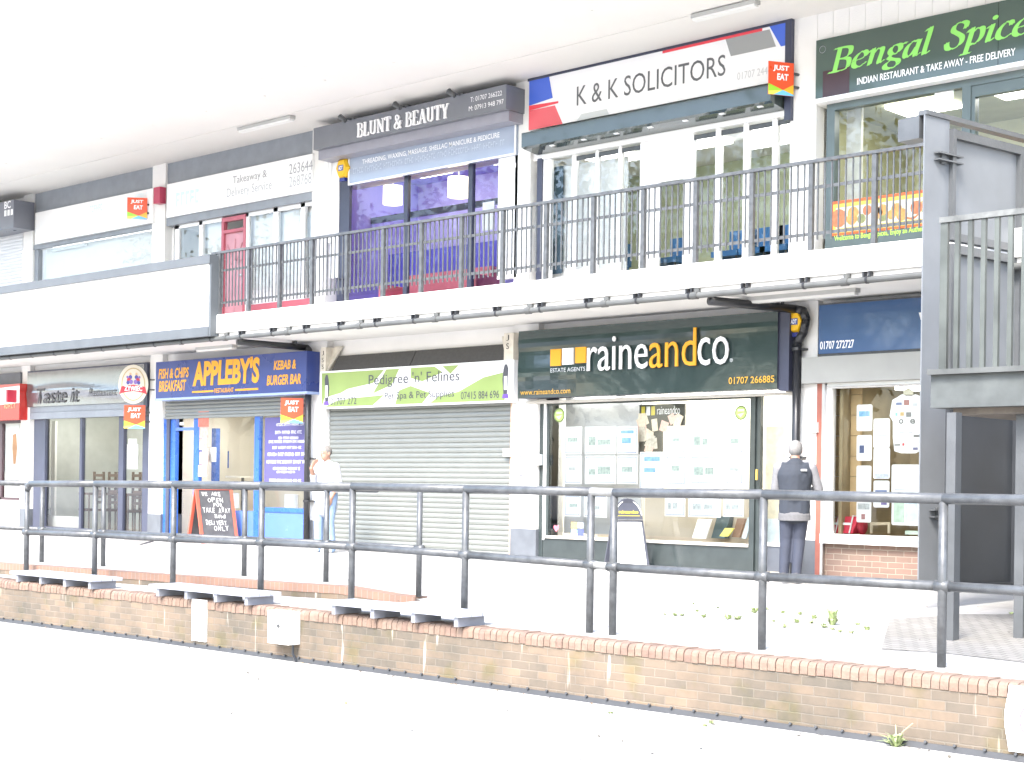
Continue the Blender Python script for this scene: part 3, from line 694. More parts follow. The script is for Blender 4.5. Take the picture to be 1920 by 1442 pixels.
# ---------------------------------------------------------------- ground-floor shops
# ---- lower 0 (far left)
l0=front('shopfront','ground floor front with white posters at the far left edge','0'and -22)
a=lowX[0][0]
g=MB(); g.box(-25,a,-.02,.1,-.02,zat(20,938,0)); g.build('stall_riser',white,l0)
g=MB(); g.box(xat(0,.05,870)-.12,xat(5,.05,870),.03,.1,zat(20,938,0),zat(20,792,0)); g.box(-25,a,.03,.1,zat(20,938,0),zat(20,938,0)+.06); g.box(-25,a,.02,.1,2.36,2.5); g.build('frame',M('plum brown frame',(.06,.035,.04),.4,var=.1),l0)
pane(l0,-60,780,38,940,.08)
room(l0,-25,a,0,2.6,1.5,iw,ifloor)
pg=MB(); pg.frect(9,797,36,885,.11,.004); solo('window_poster',pg,pap,'white poster with brown figure in the far left ground floor window','poster')
pg=MB(); pg.fpoly([(24,815),(30,813),(32,840),(29,870),(25,870),(23,840)],.106,.003); solo('poster_figure',pg,M('brown print',(.5,.25,.12),.5,var=.2),'brown bottle shaped print on the white poster at far left','picture')
Ys=-.2
x1,zt=F(37,719,Ys); zb=zat(37,787,Ys)
o=thing('shop_sign','red and white shop sign cut off by the left edge of the picture','sign',(-22,Ys,zb))
g=MB(); g.box(-25,x1,Ys,.0,zb,zt); g.build('panel',M('red sign acrylic',(.45,.025,.02),.2,var=.05,coat=.3),o)
g=MB(); g.prism([(x1-1.6,Ys-.003,zt-.1),(x1,Ys-.003,zt-.05),(x1,Ys-.003,zb+.37),(x1-1.6,Ys-.003,zb+.33)],(0,.002,0)); g.build('white_swoosh',swhite,o)
g=MB(); marks(g,8,28,(8,757),(8,766),Ys-.006,7); marks(g,12,29,(14,742),(14,750),Ys-.006,8); g.build('lettering',M('pale orange vinyl',(.75,.45,.2),.4,var=0),o)
g=MB(); g.frect(-80,707,38,720,-.05,.1); g.build('fascia_board',plinth,bt)
g=MB(); X0=lowX[0][0]+.1
y0_,z0_=PX(36,748,X0)
g.box(X0,X0+.06,-.42,-.05,zat(42,755,-.1),zat(42,732,-.1)); solo('projecting_sign',g,M('crimson sign metal',(.5,.03,.06),.3,var=.1),'small crimson sign end projecting beside the far left ground floor pillar','sign')

# ---- lower 1: polish restaurant
l1=front('shopfront','ground floor restaurant with black framed windows and chairs stacked inside',-17.5)
a,b=lowX[0][1],lowX[1][0]
zt=zat(64,766,.02); zb=zat(85,777,.02)
g=MB(); g.box(a+.05,b-.1,-.02,.12,zb-.1,zb+.04); g.box(a+.02,b-.1,.0,.1,zb+.045,zt+.05); g.build('shutter_box',greyp,l1)
g=MB()
for l,r in ((64,85),(150,154),(223,232),(268,280)): g.box(xat(l,.06,850),xat(r,.06,850),.05,.13,0,zb-.1)
g.box(a,b,.06,.12,0,.09); g.build('frame',navyf,l1)
for l,r in ((85,150),(154,223),(232,268)): pane(l1,l,775,r,1000,.1,glzr)
room(l1,a,b,0,2.6,2.2,M('grey green interior wall',(.45,.47,.45),.8,var=.1),ifloor,back=M('pale interior back wall',(.52,.55,.53),.8,var=.1))
g=MB(); g.box(xat(88,.3,900),xat(150,.3,900),.3,.34,.02,.32); g.box(xat(96,.4,850),xat(103,.4,850),.4,.45,0,2.4); g.build('window_ledge',iw,l1)
g=MB(); g.frect(236,833,258,880,.13,.01); g.frect(241,823,256,836,.125,.006); g.build('notice',pap,l1)
ceiling_fill(l1,(-18.8,-17.2,-15.8),2.6,.6,1.2,2.4)
dkw=M('dark chair wood',(.1,.06,.045),.5,var=.2)
for i,(px_,yy) in enumerate(((172,.8),(200,.9),(245,.75),(258,1.1),(212,1.3))):
    xx=xat(px_,yy,930); ct=thing('chair','dark wooden dining chair stacked inside the black framed restaurant window','chair',(xx,yy,0),'dining chairs inside the restaurant')
    for lev in (0,.35):
        g=MB(); g.box(xx-.2,xx+.2,yy-.2,yy+.2,.44+lev,.49+lev); g.build('seat',dkw,ct)
        g=MB()
        for k in range(3): g.box(xx-.2,xx+.2,yy+.16,yy+.19,.6+lev+k*.12,.66+lev+k*.12)
        g.box(xx-.2,xx-.17,yy+.15,yy+.2,.49+lev,.95+lev); g.box(xx+.17,xx+.2,yy+.15,yy+.2,.49+lev,.95+lev); g.build('backrest',dkw,ct)
    for sx in (-1,1):
        for sy in (-1,1): g=MB(); g.cyl((xx+sx*.17,yy+sy*.17,0),(xx+sx*.17,yy+sy*.17,.8),.018,n=6); g.build('leg',dkw,ct)
Ys=-.03
silv=M('brushed silver sign panel',(.3,.3,.31),.2,metal=.8,var=.06,bump=.02,bscale=3)
o,x0,x1,z0,z1=wsign(54,700,681.5,763,754,274,'shop_sign','brushed silver restaurant sign with dark script lettering at left of the ground floor',-.0,silv,.15)
g=MB()
def bulge(u,v): c=.5+.1*math.sin(5*u); return Ys-.005-.022*math.exp(-((v-c+.14)/.13)**2)*(1-.8*u*u)
for i in range(20):
    for j in range(20):
        P=lambda u,v:(x0+u*(x1-x0),bulge(u,v),z0+v*(z1-z0)); u0,u1,v0,v1=i/20,(i+1)/20,j/20,(j+1)/20
        g.quad(P(u0,v0),P(u1,v0),P(u1,v1),P(u0,v1))
g.build('silver_sheet',silv,o,smooth=True)
g=MB(); g.box(x1,b-.02,Ys-.02,.1,z0-.1,z1); g.box(x0,b,Ys,.1,z1,z1+.03); g.build('side_panel',navyf,o)
g=MB(); g.ftext('Taste it',68,147,(70,729),(70,757),Ys-.033,shear=.25,bold=.008); g.ftext('Restaurant',166,217,(167,728),(167,744),Ys-.033,shear=.25); g.build('lettering',M('dark script vinyl',(.06,.055,.06),.4,var=0),o)
# oval crest sign projecting on a bracket
def flagplane(pr,yr,pl,Y0,deg):
    """a flat sign hung out from the facade: right end on plane Y0, turned deg from the view axis"""
    D=fwd*math.cos(R(deg))+rt*math.sin(R(deg)); x,z=F(pr,yr,Y0); O=Vector((x,Y0,0))
    lo,hi=0.,2.
    for _ in range(40):
        w=(lo+hi)/2; P=O-D*w; q=P-Vector(C); px=CX+(q.dot(rt)/q.dot(fwd)*f_)*cr+((z-C[2])/q.dot(fwd)*f_)*sr
        if px>pl: lo=w
        else: hi=w
    d=(O-D*w-Vector(C)).dot(fwd)
    return O-D*w,D,w,lambda py,px=pl: C[2]+d/f_*(-(py-CY)*cr+(px-CX)*sr)
O_,D_,w_,zf=flagplane(278,720,222,-.12,84)
N_=D_.cross(Vector((0,0,1)))      # faces the square
zt,zb=zf(683),zf(757); zc=(zt+zb)/2; ry=w_/2; rz=(zt-zb)/2; Oc=O_+D_*ry
CP=lambda u,v,n=0.: tuple(Oc+D_*u+Vector((0,0,zc+v))+N_*n)
o=thing('crest_sign','oval cream beer crest sign with red ribbon projecting beside the silver sign','sign',(Oc.x,Oc.y,zb))
g=MB(); g.prism([CP(ry*math.cos(t*math.pi/16),rz*math.sin(t*math.pi/16)) for t in range(32)],N_*-.05); g.build('oval_panel',M('cream sign acrylic',(.62,.57,.47),.25,var=.06,coat=.3),o)
g=MB(); k=32
for t in range(k):
    a0,a1=2*math.pi*t/k,2*math.pi*(t+1)/k
    g.quad(*[CP(r1*math.cos(q),r2*math.sin(q),.002) for r1,r2,q in ((ry*.8,rz*.84,a0),(ry*.8,rz*.84,a1),(ry*.8-.02,rz*.84-.02,a1),(ry*.8-.02,rz*.84-.02,a0))])
g.build('inner_ring',M('gold brown print',(.4,.3,.14),.4,var=.1),o)
g=MB(); g.prism([CP(u*ry,v*rz,.004) for u,v in ((-.92,-.5),(-.8,-.12),(0,-.02),(.8,-.12),(.92,-.5),(.6,-.42),(0,-.34),(-.6,-.42))],N_*-.003); rib=g.build('ribbon',M('ribbon red print',(.55,.02,.035),.35,var=.05),o)
g=MB(); g.text('ZYWIEC',CP(-ry*.6,-rz*.34,.007),D_,(0,0,1),ry*1.2,rz*.26,bold=.03); g.build('lettering',wht,o)
dm=[M('crest blue print',(.06,.06,.3),.4,var=0),M('crest red print',(.45,.03,.06),.4,var=0),M('crest violet print',(.2,.12,.4),.4,var=0),M('crest skin print',(.55,.35,.2),.4,var=0)]
for sgn in (-1,1):                                   # two dancers in folk dress, as small printed patches
    g=MB(); y0=sgn*ry*.2; kk=0
    for (dy,dz,r,c2) in ((0,.52,.075,3),(0,.36,.11,0),(.1,.2,.13,1),(-.05,.12,.12,2),(.16,.08,.1,0),(.2,.36,.07,2)):
        kk+=1; g.cm=c2; g.prism([CP(y0+sgn*dy*ry+r*ry*1.1*math.cos(t*math.pi/5),rz*dz+r*rz*math.sin(t*math.pi/5),.003+.0008*kk) for t in range(10)],N_*-.0005)
    g.build('dancer',dm,o)
g=MB()
for dz in (.05,-.05): g.cyl(CP(ry*.9,dz*2,-.03),(CP(ry,dz*2,0)[0]+.05,.02,zc+dz*2),.015,n=6)
g.build('bracket',blackp,o)

# ---- lower 2: chip shop
l2=front('shopfront','bright blue chip shop front with open door and half lowered grey shutter',-12.5)
a,b=lowX[1][1],lowX[2][0]
Y=.05
zt=zat(317,750,.0); zs=(zat(317,783.5,.0)+zat(560,770,.0))/2
shutter(l2,a+.08,b,zs,zt+.1,.03,galv,.07)
g=MB(); g.box(a+.08,b,-.0,.06,zs-.05,zs); g.build('shutter_bar',galv,l2)
g=MB()
for l,r in ((304,318),(319,328),(362,372),(476,485)): g.box(xat(l,Y,900),xat(r,Y,900),Y,Y+.08,0,zs-.02)
zsr=zat(520,957,Y)
g.box(xat(485,Y,900),b,Y,Y+.08,zsr-.03,zsr+.05); g.build('frame',bluep,l2)
g=MB(); g.box(xat(313,Y,900),xat(319,Y,900),Y-.03,Y+.07,0,zs); g.build('shutter_guide',navyf,l2)
g=MB(); g.box(xat(485,Y,900),b,Y+.02,Y+.08,0,zsr-.03); g.box(xat(372,Y,900),xat(476,Y,900),Y+.02,Y+.08,0,zsr-.03); g.build('stall_riser',M('sky blue gloss panel',(.085,.165,.5),.25,var=.05),l2)
xd0,xd1=xat(328,Y,900),xat(362,Y,900)
g=MB(); g.box(xd0,xd1,.9,.95,0,.95); g.box(xd0,xd1,Y,Y+.06,zs-.28,zs-.22); g.box(xd0,xd1,.9,.95,.95,1.02)
d=g.build('door',M('sky blue gloss panel',(.085,.165,.5)),l2)
g=MB(); g.box(xd0,xd1,.88,.9,1.02,1.06); g.build('door_rail',redp,d)
g=MB(); g.frect(337,792,344,797,Y-.005,.004); g.build('notice',pap,l2)
pane(l2,391,770,476,960,.09); pane(l2,485,770,575,960,.09)
room(l2,a,b,0,2.5,2.4,icream,ifloor)
g=MB(); g.box(xat(391,1.2,830),xat(405,1.2,830),1.2,1.3,.0,2.2); g.box(xat(418,1.6,830),xat(428,1.6,830),1.6,1.62,1.4,1.75); g.build('interior_post',bluep,l2)
g=MB()
for i in range(5): g.frect(372+random.Random(i).uniform(-1,2),772+i*25,388,772+i*25+22,.03,.004+.001*i) if i%2==0 else g.frect(374,772+i*25,390,772+i*25+24,.034,.004)
solo('poster_column',g,[M('mixed poster print',(.42,.3,.26),.5,var=.35,scale=12)],'column of taped posters on the blue post beside the open chip shop door','poster')
g=MB(); g.frect(372,769,391,800,.02,.005); g.build('x',redv) if False else solo('window_poster',g,M('orange red poster print',(.45,.12,.08),.5,var=.25,scale=14),'red and green poster topmost on the column of posters by the blue door','poster')
g=MB(); g.frect(391,839,405,866,.12,.004); solo('window_poster',g,pap,'blank white notice taped inside the chip shop glass','poster')
ceiling_fill(l2,(-13.8,-12.4,-11.),2.5,.7,1.3,3.)
# bistro table inside
tt=thing('bistro_table','small round table seen through the chip shop window','table',(xat(455,1.,900),1.,0))
xx=xat(455,1.,900); zz=zat(455,893,1.)
g=MB(); g.cyl((xx,1.,zz-.03),(xx,1.,zz),.34,n=24); g.build('tabletop',icream,tt); g=MB(); g.cyl((xx,1.,.02),(xx,1.,zz-.03),.03,n=8); g.build('pedestal',blackp,tt); g=MB(); g.cyl((xx,1.,0),(xx,1.,.02),.22,n=20); g.build('foot',blackp,tt)
for px_,lab in ((420,'white metal bistro chair left of the small round table'),(530,'white metal bistro chair behind the purple menu window')):
    xx=xat(px_,.7,950); ct=thing('chair',lab,'chair',(xx,.7,0),'bistro chairs inside the chip shop')
    g=MB(); g.box(xx-.2,xx+.2,.5,.9,.44,.47); g.build('seat',gloss,ct); g=MB(); g.box(xx-.2,xx+.2,.9,.93,.6,.9); g.build('backrest',gloss,ct)
    for sx in (-1,1):
        g=MB(); g.cyl((xx+sx*.17,.5,0),(xx+sx*.1,.9,.45),.015,n=6); g.cyl((xx+sx*.17,.9,0),(xx+sx*.1,.5,.45),.015,n=6); g.build('leg',gloss,ct)
# purple menu poster
g=MB(); g.frect(497,783,573,906,.075,.004)
mp=solo('menu_poster',g,M('pale violet menu print',(.085,.075,.22),.4,var=.04),'tall violet menu poster with white capitals in the right chip shop pane','poster')
mo=Vector(mp.location)
g=MB()
for k,(l,r,t0,b0) in enumerate(((518,571,794,799),(516,566,808,814),(522,560,819,824),(504,573,826,831),(511,566,837,842),(502,571,849,855),(500,572,863,869),(512,562,876,881),(519,553,883,887),(505,565,898,903))): marks(g,l,r,(l,t0),(l,b0),.071,k)
for p_ in range(len(g.v)): g.v[p_]=tuple(Vector(g.v[p_]))
ORG[mp.name]=tuple(mo); g.build('lettering',wht,mp)
# sign
Yb=-.3
x0=(xat(288.5,Yb,748)+xat(295.6,Yb,677))/2; x1=xat(574.5,Yb,700); z1=(zat(296,677,Yb)+zat(574,660,Yb))/2; z0=(zat(289,747,Yb)+zat(575,734,Yb))/2
o=thing('shop_sign','royal blue chip shop sign with tall amber capitals','sign',((x0+x1)/2,Yb,z0))
g=MB(); g.box(x0,x1,Yb,.0,z0,z1); g.build('panel',M('royal blue sign acrylic',(.03,.05,.2),.28,var=.12,scale=1,coat=.1),o)
g=MB(); Yt=Yb-.003
g.ftext("APPLEBY'S",361,486,(362,677),(362,725),Yt,bold=.045,shear=.08); g.build('lettering',yel,o); g=MB()
for t,l,r,t0,b0 in (('FISH & CHIPS',297,354,692,711),('BREAKFAST',297.5,349,714.5,735),('KEBAB &',513,555,676.5,694),('BURGER BAR',500,564,704,723)): g.ftext(t,l,r,(l+1,t0),(l+1,b0),Yt,bold=.03,shear=.18); g.build('lettering',yel,o); g=MB()
g.ftext('RESTAURANT',402,438,(402,728.5),(402,737),Yt,bold=.02)
for l,r,t0 in ((360,400,733.5),(441,484,729.5)): g.frect(l,t0,r,t0+1.5,Yt-.001,.002)
g.build('lettering',yel,o)
g=MB(); g.box(x0-.02,x1+.03,Yb-.012,.0,z0-.045,z0-.002); g.build('sign_trim',M('pale blue trim',(.3,.38,.6),.3,var=0),o)

# ---- lower 3: pet shop, closed
l3=front('shopfront','closed grey roller shutter of the pet shop with timber surround',-7.5)
a,b=lowX[2][1],lowX[3][0]
zt=zat(616,765,.06)
shutter(l3,xat(616,.06,900),xat(957,.06,900),.0,zt+.1,.08,galv,.082)
g=MB(); g.box(xat(605,.03,900),xat(613,.03,900),.03,.12,0,zt+.1); g.build('shutter_guide',gloss,l3)
g=MB(); g.box(xat(956.5,.03,900),xat(960,.03,900),.02,.12,0,zt+.1); g.build('shutter_guide',M('peach timber strip',(.55,.38,.27),.7,var=.15),l3)
Yb=-.12
o,x0,x1,z0,z1=wsign(600,698.5,672.5,768.6,752.5,964,'shop_sign','lime green and white pet shop sign with grey lettering above the closed shutter',Yb,swhite,.1)
lime=M('lime print',(.27,.36,.11),.4,var=.1,coat=0,scale=1.5)
W_=x1-x0;H_=z1-z0
g=MB()
def lp(pts,yy=.004): g.prism([(x0+u*W_,Yb-yy,z0+v*H_) for u,v in pts],(0,.002,0))
lp([(.012,.05),(.012,.95),(.2,.95),(.36,.95),(.3,.62),(.16,.5),(.12,.4),(.03,.3)])
lp([(.03,.05),(.3,.05),(.36,.3),(.2,.26),(.1,.2)])
lp([(.37,.95),(.44,.95),(.4,.55),(.3,.35),(.33,.6)])
lp([(.5,.95),(.62,.95),(.66,.8),(.56,.6),(.5,.7)])
lp([(.6,.05),(.96,.05),(.96,.72),(.86,.62),(.74,.3),(.64,.2)])
lp([(.42,.05),(.56,.05),(.6,.3),(.5,.5),(.44,.4)])
lp([(.66,.95),(.74,.95),(.7,.75)])
g.build('green_swirl',lime,o)
g=MB(); pv=M('dull violet grey vinyl',(.075,.075,.09),.4,var=0)
g.ftext("Pedigree 'n' Felines",691,861,(692,702.5),(692,728),Yb-.008); g.build('lettering',pv,o); g=MB(); g.ftext('Pet Spa & Pet Supplies',721,851,(722,736),(722,753),Yb-.008); g.build('lettering',pv,o); g=MB()
g.ftext('01707 272',619.5,668,(620,746.5),(620,759.5),Yb-.008); g.build('lettering',pv,o); g=MB(); g.ftext('07415 884 696',864,935.5,(865,735),(865,749),Yb-.008); g.build('lettering',pv,o)
for (u0,fl) in ((.02,1),(.945,-1)):      # upright dog silhouettes at both ends
    def q(u,v): return (x0+(u0+(u if fl>0 else .04-u))*W_,Yb-.008,z0+v*H_)
    g=MB(); g.cm=0; g.prism([q(*p) for p in ((.006,.12),(.034,.12),(.03,.2),(.036,.55),(.032,.78),(.026,.9),(.016,.9),(.01,.8),(.012,.55),(.014,.2))],(0,.002,0))
    g.cm=1; g.prism([(p[0],p[1]-.002,p[2]) for p in [q(*p) for p in ((.014,.3),(.028,.3),(.028,.62),(.014,.62))]],(0,.001,0))
    g.cm=2; g.prism([(p[0],p[1]-.002,p[2]) for p in [q(*p) for p in ((.006,.1),(.036,.1),(.032,.2),(.01,.2))]],(0,.001,0))
    g.build('dog_figure',[pv,wht,M('purple print',(.16,.08,.4),.4,var=0)],o)
# folded awning cloth and timber brackets over it
aw=thing('awning','rolled dark grey awning cloth between white timber brackets over the pet shop sign','awning',(-7.5,-.1,3.2))
zt=(zat(632,668,.0)+zat(935,644,.0))/2; zb=z1+.0
g=MB(); xa_,xb_,xm=x0+.28,x1-.25,(x0+x1)/2-.05
for A,B in ((xa_,xm-.02),(xm,xb_)): g.prism([(A,-.1,zb),(B,-.1,zb),(B+ (0.0),.06,zt),(A+.0,.06,zt)],(0,.03,0))
g.build('cloth',M('dark grey awning cloth',(.07,.068,.066),.85,var=.15,scale=20),aw)
tim=M('flaking white timber',(.6,.56,.48),.8,var=.2,scale=8)
for A,B,sg_ in ((x0+.02,x0+.24,1),(x1-.22,x1-.02,-1)):
    g=MB(); g.box(A,A+.13 if sg_>0 else B,-.12,.1,zb,zb+.42)
    if sg_>0: g.prism([(A+.13,-.08,zb),(A+.36,.06,zb+.44),(A+.13,.06,zb+.44)],(0,.03,0))
    else: g.prism([(A,-.08,zb),(A,.06,zb+.4),(A-.22,.06,zb+.4)],(0,.03,0))
    g.build('bracket',tim,aw)
g=MB(); 
for k,ch in enumerate('JSS'): g.text(ch,(x0+.05,-.123,zb+.28-k*.12),(1,0,0),(0,0,1),.05,.08)
for k,ch in enumerate('JS'): g.text(ch,(x1-.17,-.123,zb+.3-k*.13),(1,0,0),(0,0,1),.06,.09)
g.build('lettering',blk,aw)
# graffiti on pillar D
g=MB(); zb=zat(975,930,-.005); zt=zat(975,830,-.005); xg=xat(972,-.005,880)
g.text('OAKE',(xg,-.003,zt),(0,0,-1),(1,0,0),zt-zb,.09); g.build('graffiti',M('grey spray paint',(.16,.16,.17),.6,var=.2),bt)

# ---- lower 4: estate agents
l4=front('shopfront','dark green framed estate agent window full of white property cards',-2.5)
a,b=lowX[3][1],lowX[4][0]
Y=.06
zt=(zat(1010,750,Y)+zat(1420,739,Y))/2; zl=(zat(1019,1010,Y)+zat(1405,1013.5,Y))/2
g=MB()
g.box(xat(1008.5,Y,850),xat(1019,Y,850),Y,Y+.1,0,zt); g.box(xat(1022.5,Y,850),xat(1027,Y,850),Y+.03,Y+.1,0,zt); g.box(xat(1405.6,Y,850),xat(1415,Y,850),Y,Y+.1,0,zt); g.box(xat(1415.5,Y,850),xat(1423,Y,850),Y+.03,Y+.1,0,zt)
g.box(xat(1019,Y,850),xat(1405.6,Y,850),Y+.02,Y+.1,zt-.07,zt); g.build('frame',dgreen,l4)
g=MB(); g.box(xat(1019.2,Y,850),xat(1022.3,Y,850),Y-.005,Y+.05,.3,zt); g.build('white_beading',gloss,l4)
g=MB(); g.box(xat(1019,Y,850),xat(1405.6,Y,850),Y+.01,Y+.1,0,zl-.04); g.build('stall_riser',dgreen,l4)
g=MB(); g.box(xat(1023,Y,850),xat(1405.6,Y,850),Y-.02,Y+.12,zl-.04,zl); g.build('sill',M('pale timber sill',(.5,.47,.42),.6,var=.1),l4)
pane(l4,1027,745,1405.6,1012,.1)
# recessed glazed door side
g=MB(); zr=zat(1450,1024,.25)
g.box(xat(1424,.25,850),b,.25,.31,0,zr); g.build('door_panel',M('grey black painted panel',(.09,.1,.12),.4,var=.15),l4)
pane(l4,1424,745,1476,1022,.28)
g=MB(); g.box(xat(1424,.22,850),b,.23,.31,zr,zr+.05); g.build('door_rail',gloss,l4)
g=MB(); g.cyl((xat(1419.5,.03,890),.02,zat(1419.5,900,.03)),(xat(1419.5,.03,890),.02,zat(1419.5,880,.03)),.018,n=8); g.build('handle',M('brass',(.6,.42,.12),.3,metal=.8,var=.05),l4)
g=MB(); g.frect(1417,925,1422,934,.02,.02); g.build('letter_plate',gloss,l4)
room(l4,a,b,0,2.55,1.3,iw,ibeige,y0=.2,back=M('warm cream interior wall',(.72,.68,.6),.8,var=.03))
g=MB(); g.box(a+.05,xat(1195,.5,850),.6,.63,.4,2.55); g.build('display_board',M('pale grey display board',(.5,.51,.53),.7,var=.05),l4)
g=MB(); g.box(xat(1200,.5,950),xat(1400,.5,950),.62,.65,zl-.05,.98); g.build('desk_front',ibeige,l4)
g=MB(); g.box(xat(1424,.4,850),b,.55,.58,.6,2.0); g.build('notice_board',M('buff notice board',(.7,.64,.5),.7,var=.15,scale=14),l4)
ceiling_fill(l4,(-4.1,-3.1,-2.1,-1.1),2.55,.5,1.3,2.6)
# property cards
bluel=M('pale blue card edge',(.16,.2,.34),.4,var=0); gp=M('green house photo print',(.36,.43,.4),.4,var=.4,scale=22); bp=M('blue house photo print',(.2,.4,.62),.4,var=.35,scale=18); gy=M('grey house photo print',(.42,.45,.45),.4,var=.4,scale=26); txm=M('grey print',(.45,.46,.48),.5,var=0)
cards=[]; prnd=random.Random(21)
cards+=[(1060.5,803,1088,849,'first','top',gp),(1099,803,1152,849,'second','top',gp),(1159,803,1193,849,'third','top',bp),(1254,803,1283,848,'fourth','top',gp),(1297,805,1345,848,'fifth','top',gp),(1362,805,1391,848,'last','top',gp)]
cards+=[(1060.5,857,1088,905,'first','middle',gy),(1099,857,1152,905,'second','middle',gp),(1159,857,1193,905,'third','middle',gp),(1202,850,1243,917,'tall 4th','middle',bp),(1251,857,1284,907,'fifth','middle',gp),(1297,857,1345,906,'sixth','middle',gp),(1364,857,1391,906,'last','middle',gy)]
cards+=[(1060.5,930,1086,966,'first','bottom',gp),(1097,930,1135,968,'second','bottom',gy),(1249,930,1282,966,'third','bottom',gy),(1293,930,1349,968,'fourth','bottom',gy),(1358,930,1392,967,'last','bottom',gy)]
for l,t,r,b2,nm,row,pm in cards:
    Yc=.14; x0c,z1c=F(l,t,Yc); x1c,z0c=F(r,b2,Yc)
    ct=thing('property_card',f'white property card, {nm} from left in the {row} row of the estate agent window','card',((x0c+x1c)/2,Yc,z0c),'property cards in the estate agent window')
    g=MB(); g.box(x0c-.02,x1c+.02,Yc,Yc+.008,z0c-.02,z1c+.02); g.build('sheet',pap,ct)
    g=MB(); e=.008
    for q in ((x0c,x1c,z0c,z0c+e),(x0c,x1c,z1c-e,z1c),(x0c,x0c+e,z0c+e,z1c-e),(x1c-e,x1c,z0c+e,z1c-e)): g.box(q[0],q[1],Yc-.002,Yc-.0003,q[2],q[3])
    g.build('border',bluel,ct)
    w=x1c-x0c;h=z1c-z0c
    g=MB()
    if w>h*1.05: 
        a1,a2=prnd.uniform(.3,.5),prnd.uniform(.6,.92); g.box(x0c+.1*w,x0c+a1*w,Yc-.003,Yc-.0005,z0c+.3*h,z0c+prnd.uniform(.5,.7)*h); g.box(x0c+(a1+.08)*w,x0c+a2*w,Yc-.003,Yc-.0005,z0c+.32*h,z0c+prnd.uniform(.42,.65)*h)
    else: g.box(x0c+prnd.uniform(.12,.3)*w,x0c+prnd.uniform(.65,.88)*w,Yc-.003,Yc-.0005,z0c+prnd.uniform(.38,.48)*h,z0c+prnd.uniform(.55,.7)*h)
    if pm is bp: g.box(x0c+.15*w,x0c+.85*w,Yc-.003,Yc-.0005,z0c+.78*h,z0c+.9*h)
    g.build('photo',pm,ct)
    g=MB()
    for k in range(3): g.box(x0c+.15*w,x0c+(.8-.12*k)*w,Yc-.003,Yc-.0005,z0c+(.12+.07*k)*h,z0c+(.14+.07*k)*h)
    g.box(x0c+.2*w,x0c+.8*w,Yc-.003,Yc-.0005,z1c-.09*h,z1c-.07*h); g.build('caption',txm,ct)
# dark board with newspaper cuttings
bd=thing('display_stand','dark hanging board with squares logo and newspaper cuttings in the middle of the window','display stand',(xat(1240,.3,780),.3,1.6))
g=MB(); x0c,z1c=F(1199,759,.3); x1c=xat(1284,.3,760); z0c=zat(1199,852,.3); zm=zat(1199,800,.3)
g.box(x0c,x1c,.3,.33,zm,z1c); g.box(x0c,x0c+(x1c-x0c)*.52,.3,.33,z0c,zm); g.build('board',M('dark olive board',(.07,.07,.06),.6,var=.2),bd)
g=MB(); w=x1c-x0c
for k,mm in ((0,0),(1,1),(2,0)):
    g.cm=mm; g.box(x0c+.05*w+.11*k*w,x0c+.13*w+.11*k*w,.295,.299,z1c-.16,z1c-.03)
g.build('logo',[M('lime yellow print',(.6,.5,.05),.4,var=0),wht],bd)
g=MB(); g.text('raineandco',(x0c+.4*w,.296,z1c-.15),(1,0,0),(0,0,1),.5*w,.12); g.build('lettering',wht,bd)
g=MB(); rnd=random.Random(9)
np_=[M('newsprint cream',(.62,.54,.42),.8,var=.2,scale=25),M('newsprint pink',(.62,.42,.36),.8,var=.2,scale=25),M('newsprint grey',(.45,.42,.36),.8,var=.3,scale=25)]
for k in range(22):
    g.cm=rnd.randrange(3); u=rnd.uniform(-.05,.95); 
    v=rnd.uniform(zm-.05,zm+.12) if k<12 else rnd.uniform(z0c+.05,zm-.05)
    if k>=12: u=rnd.uniform(-.02,.42)
    an=rnd.uniform(-.5,.5); hw,hh=rnd.uniform(.05,.08),rnd.uniform(.06,.11); cx_=x0c+u*w
    g.prism([(cx_+a_*math.cos(an)-b_*math.sin(an),.29-.0015*k,v+a_*math.sin(an)+b_*math.cos(an)) for a_,b_ in ((-hw,-hh),(hw,-hh),(hw,hh),(-hw,hh))],(0,.001,0))
g.build('newspaper_cutting',np_,bd)
# stickers
for l,t,r,b2,lab in ((1038.5,765,1058.5,792,'round green sticker in the top left corner of the estate agent window'),(1378,760,1400.5,788,'round green sticker in the top right corner of the estate agent window')):
    Yc=.095; x0c,z1c=F(l,t,Yc); x1c,z0c=F(r,b2,Yc); cx_,cz_=(x0c+x1c)/2,(z0c+z1c)/2; rr=(x1c-x0c)/2
    o=thing('round_sticker',lab,'sticker',(cx_,Yc,z0c))
    g=MB(); g.prism([(cx_+rr*math.cos(t*math.pi/14),Yc,cz_+rr*math.sin(t*math.pi/14)) for t in range(28)],(0,.002,0)); g.build('rim',M('dark olive print',(.1,.14,.04),.4,var=.1),o)
    g=MB(); g.prism([(cx_+rr*.82*math.cos(t*math.pi/14),Yc-.002,cz_+rr*.82*math.sin(t*math.pi/14)) for t in range(28)],(0,.001,0)); g.build('disc',M('moss green print',(.32,.42,.12),.4,var=.25,scale=14),o)
    g=MB(); g.box(cx_-rr*.5,cx_+rr*.5,Yc-.004,Yc-.0025,cz_+.02,cz_+.05); g.prism([(cx_-rr*.55,Yc-.004,cz_-.02),(cx_,Yc-.004,cz_-rr*.6),(cx_+rr*.55,Yc-.004,cz_+.0)],(0,.001,0)); g.build('print',M('pale green print',(.55,.62,.4),.4,var=.1),o)
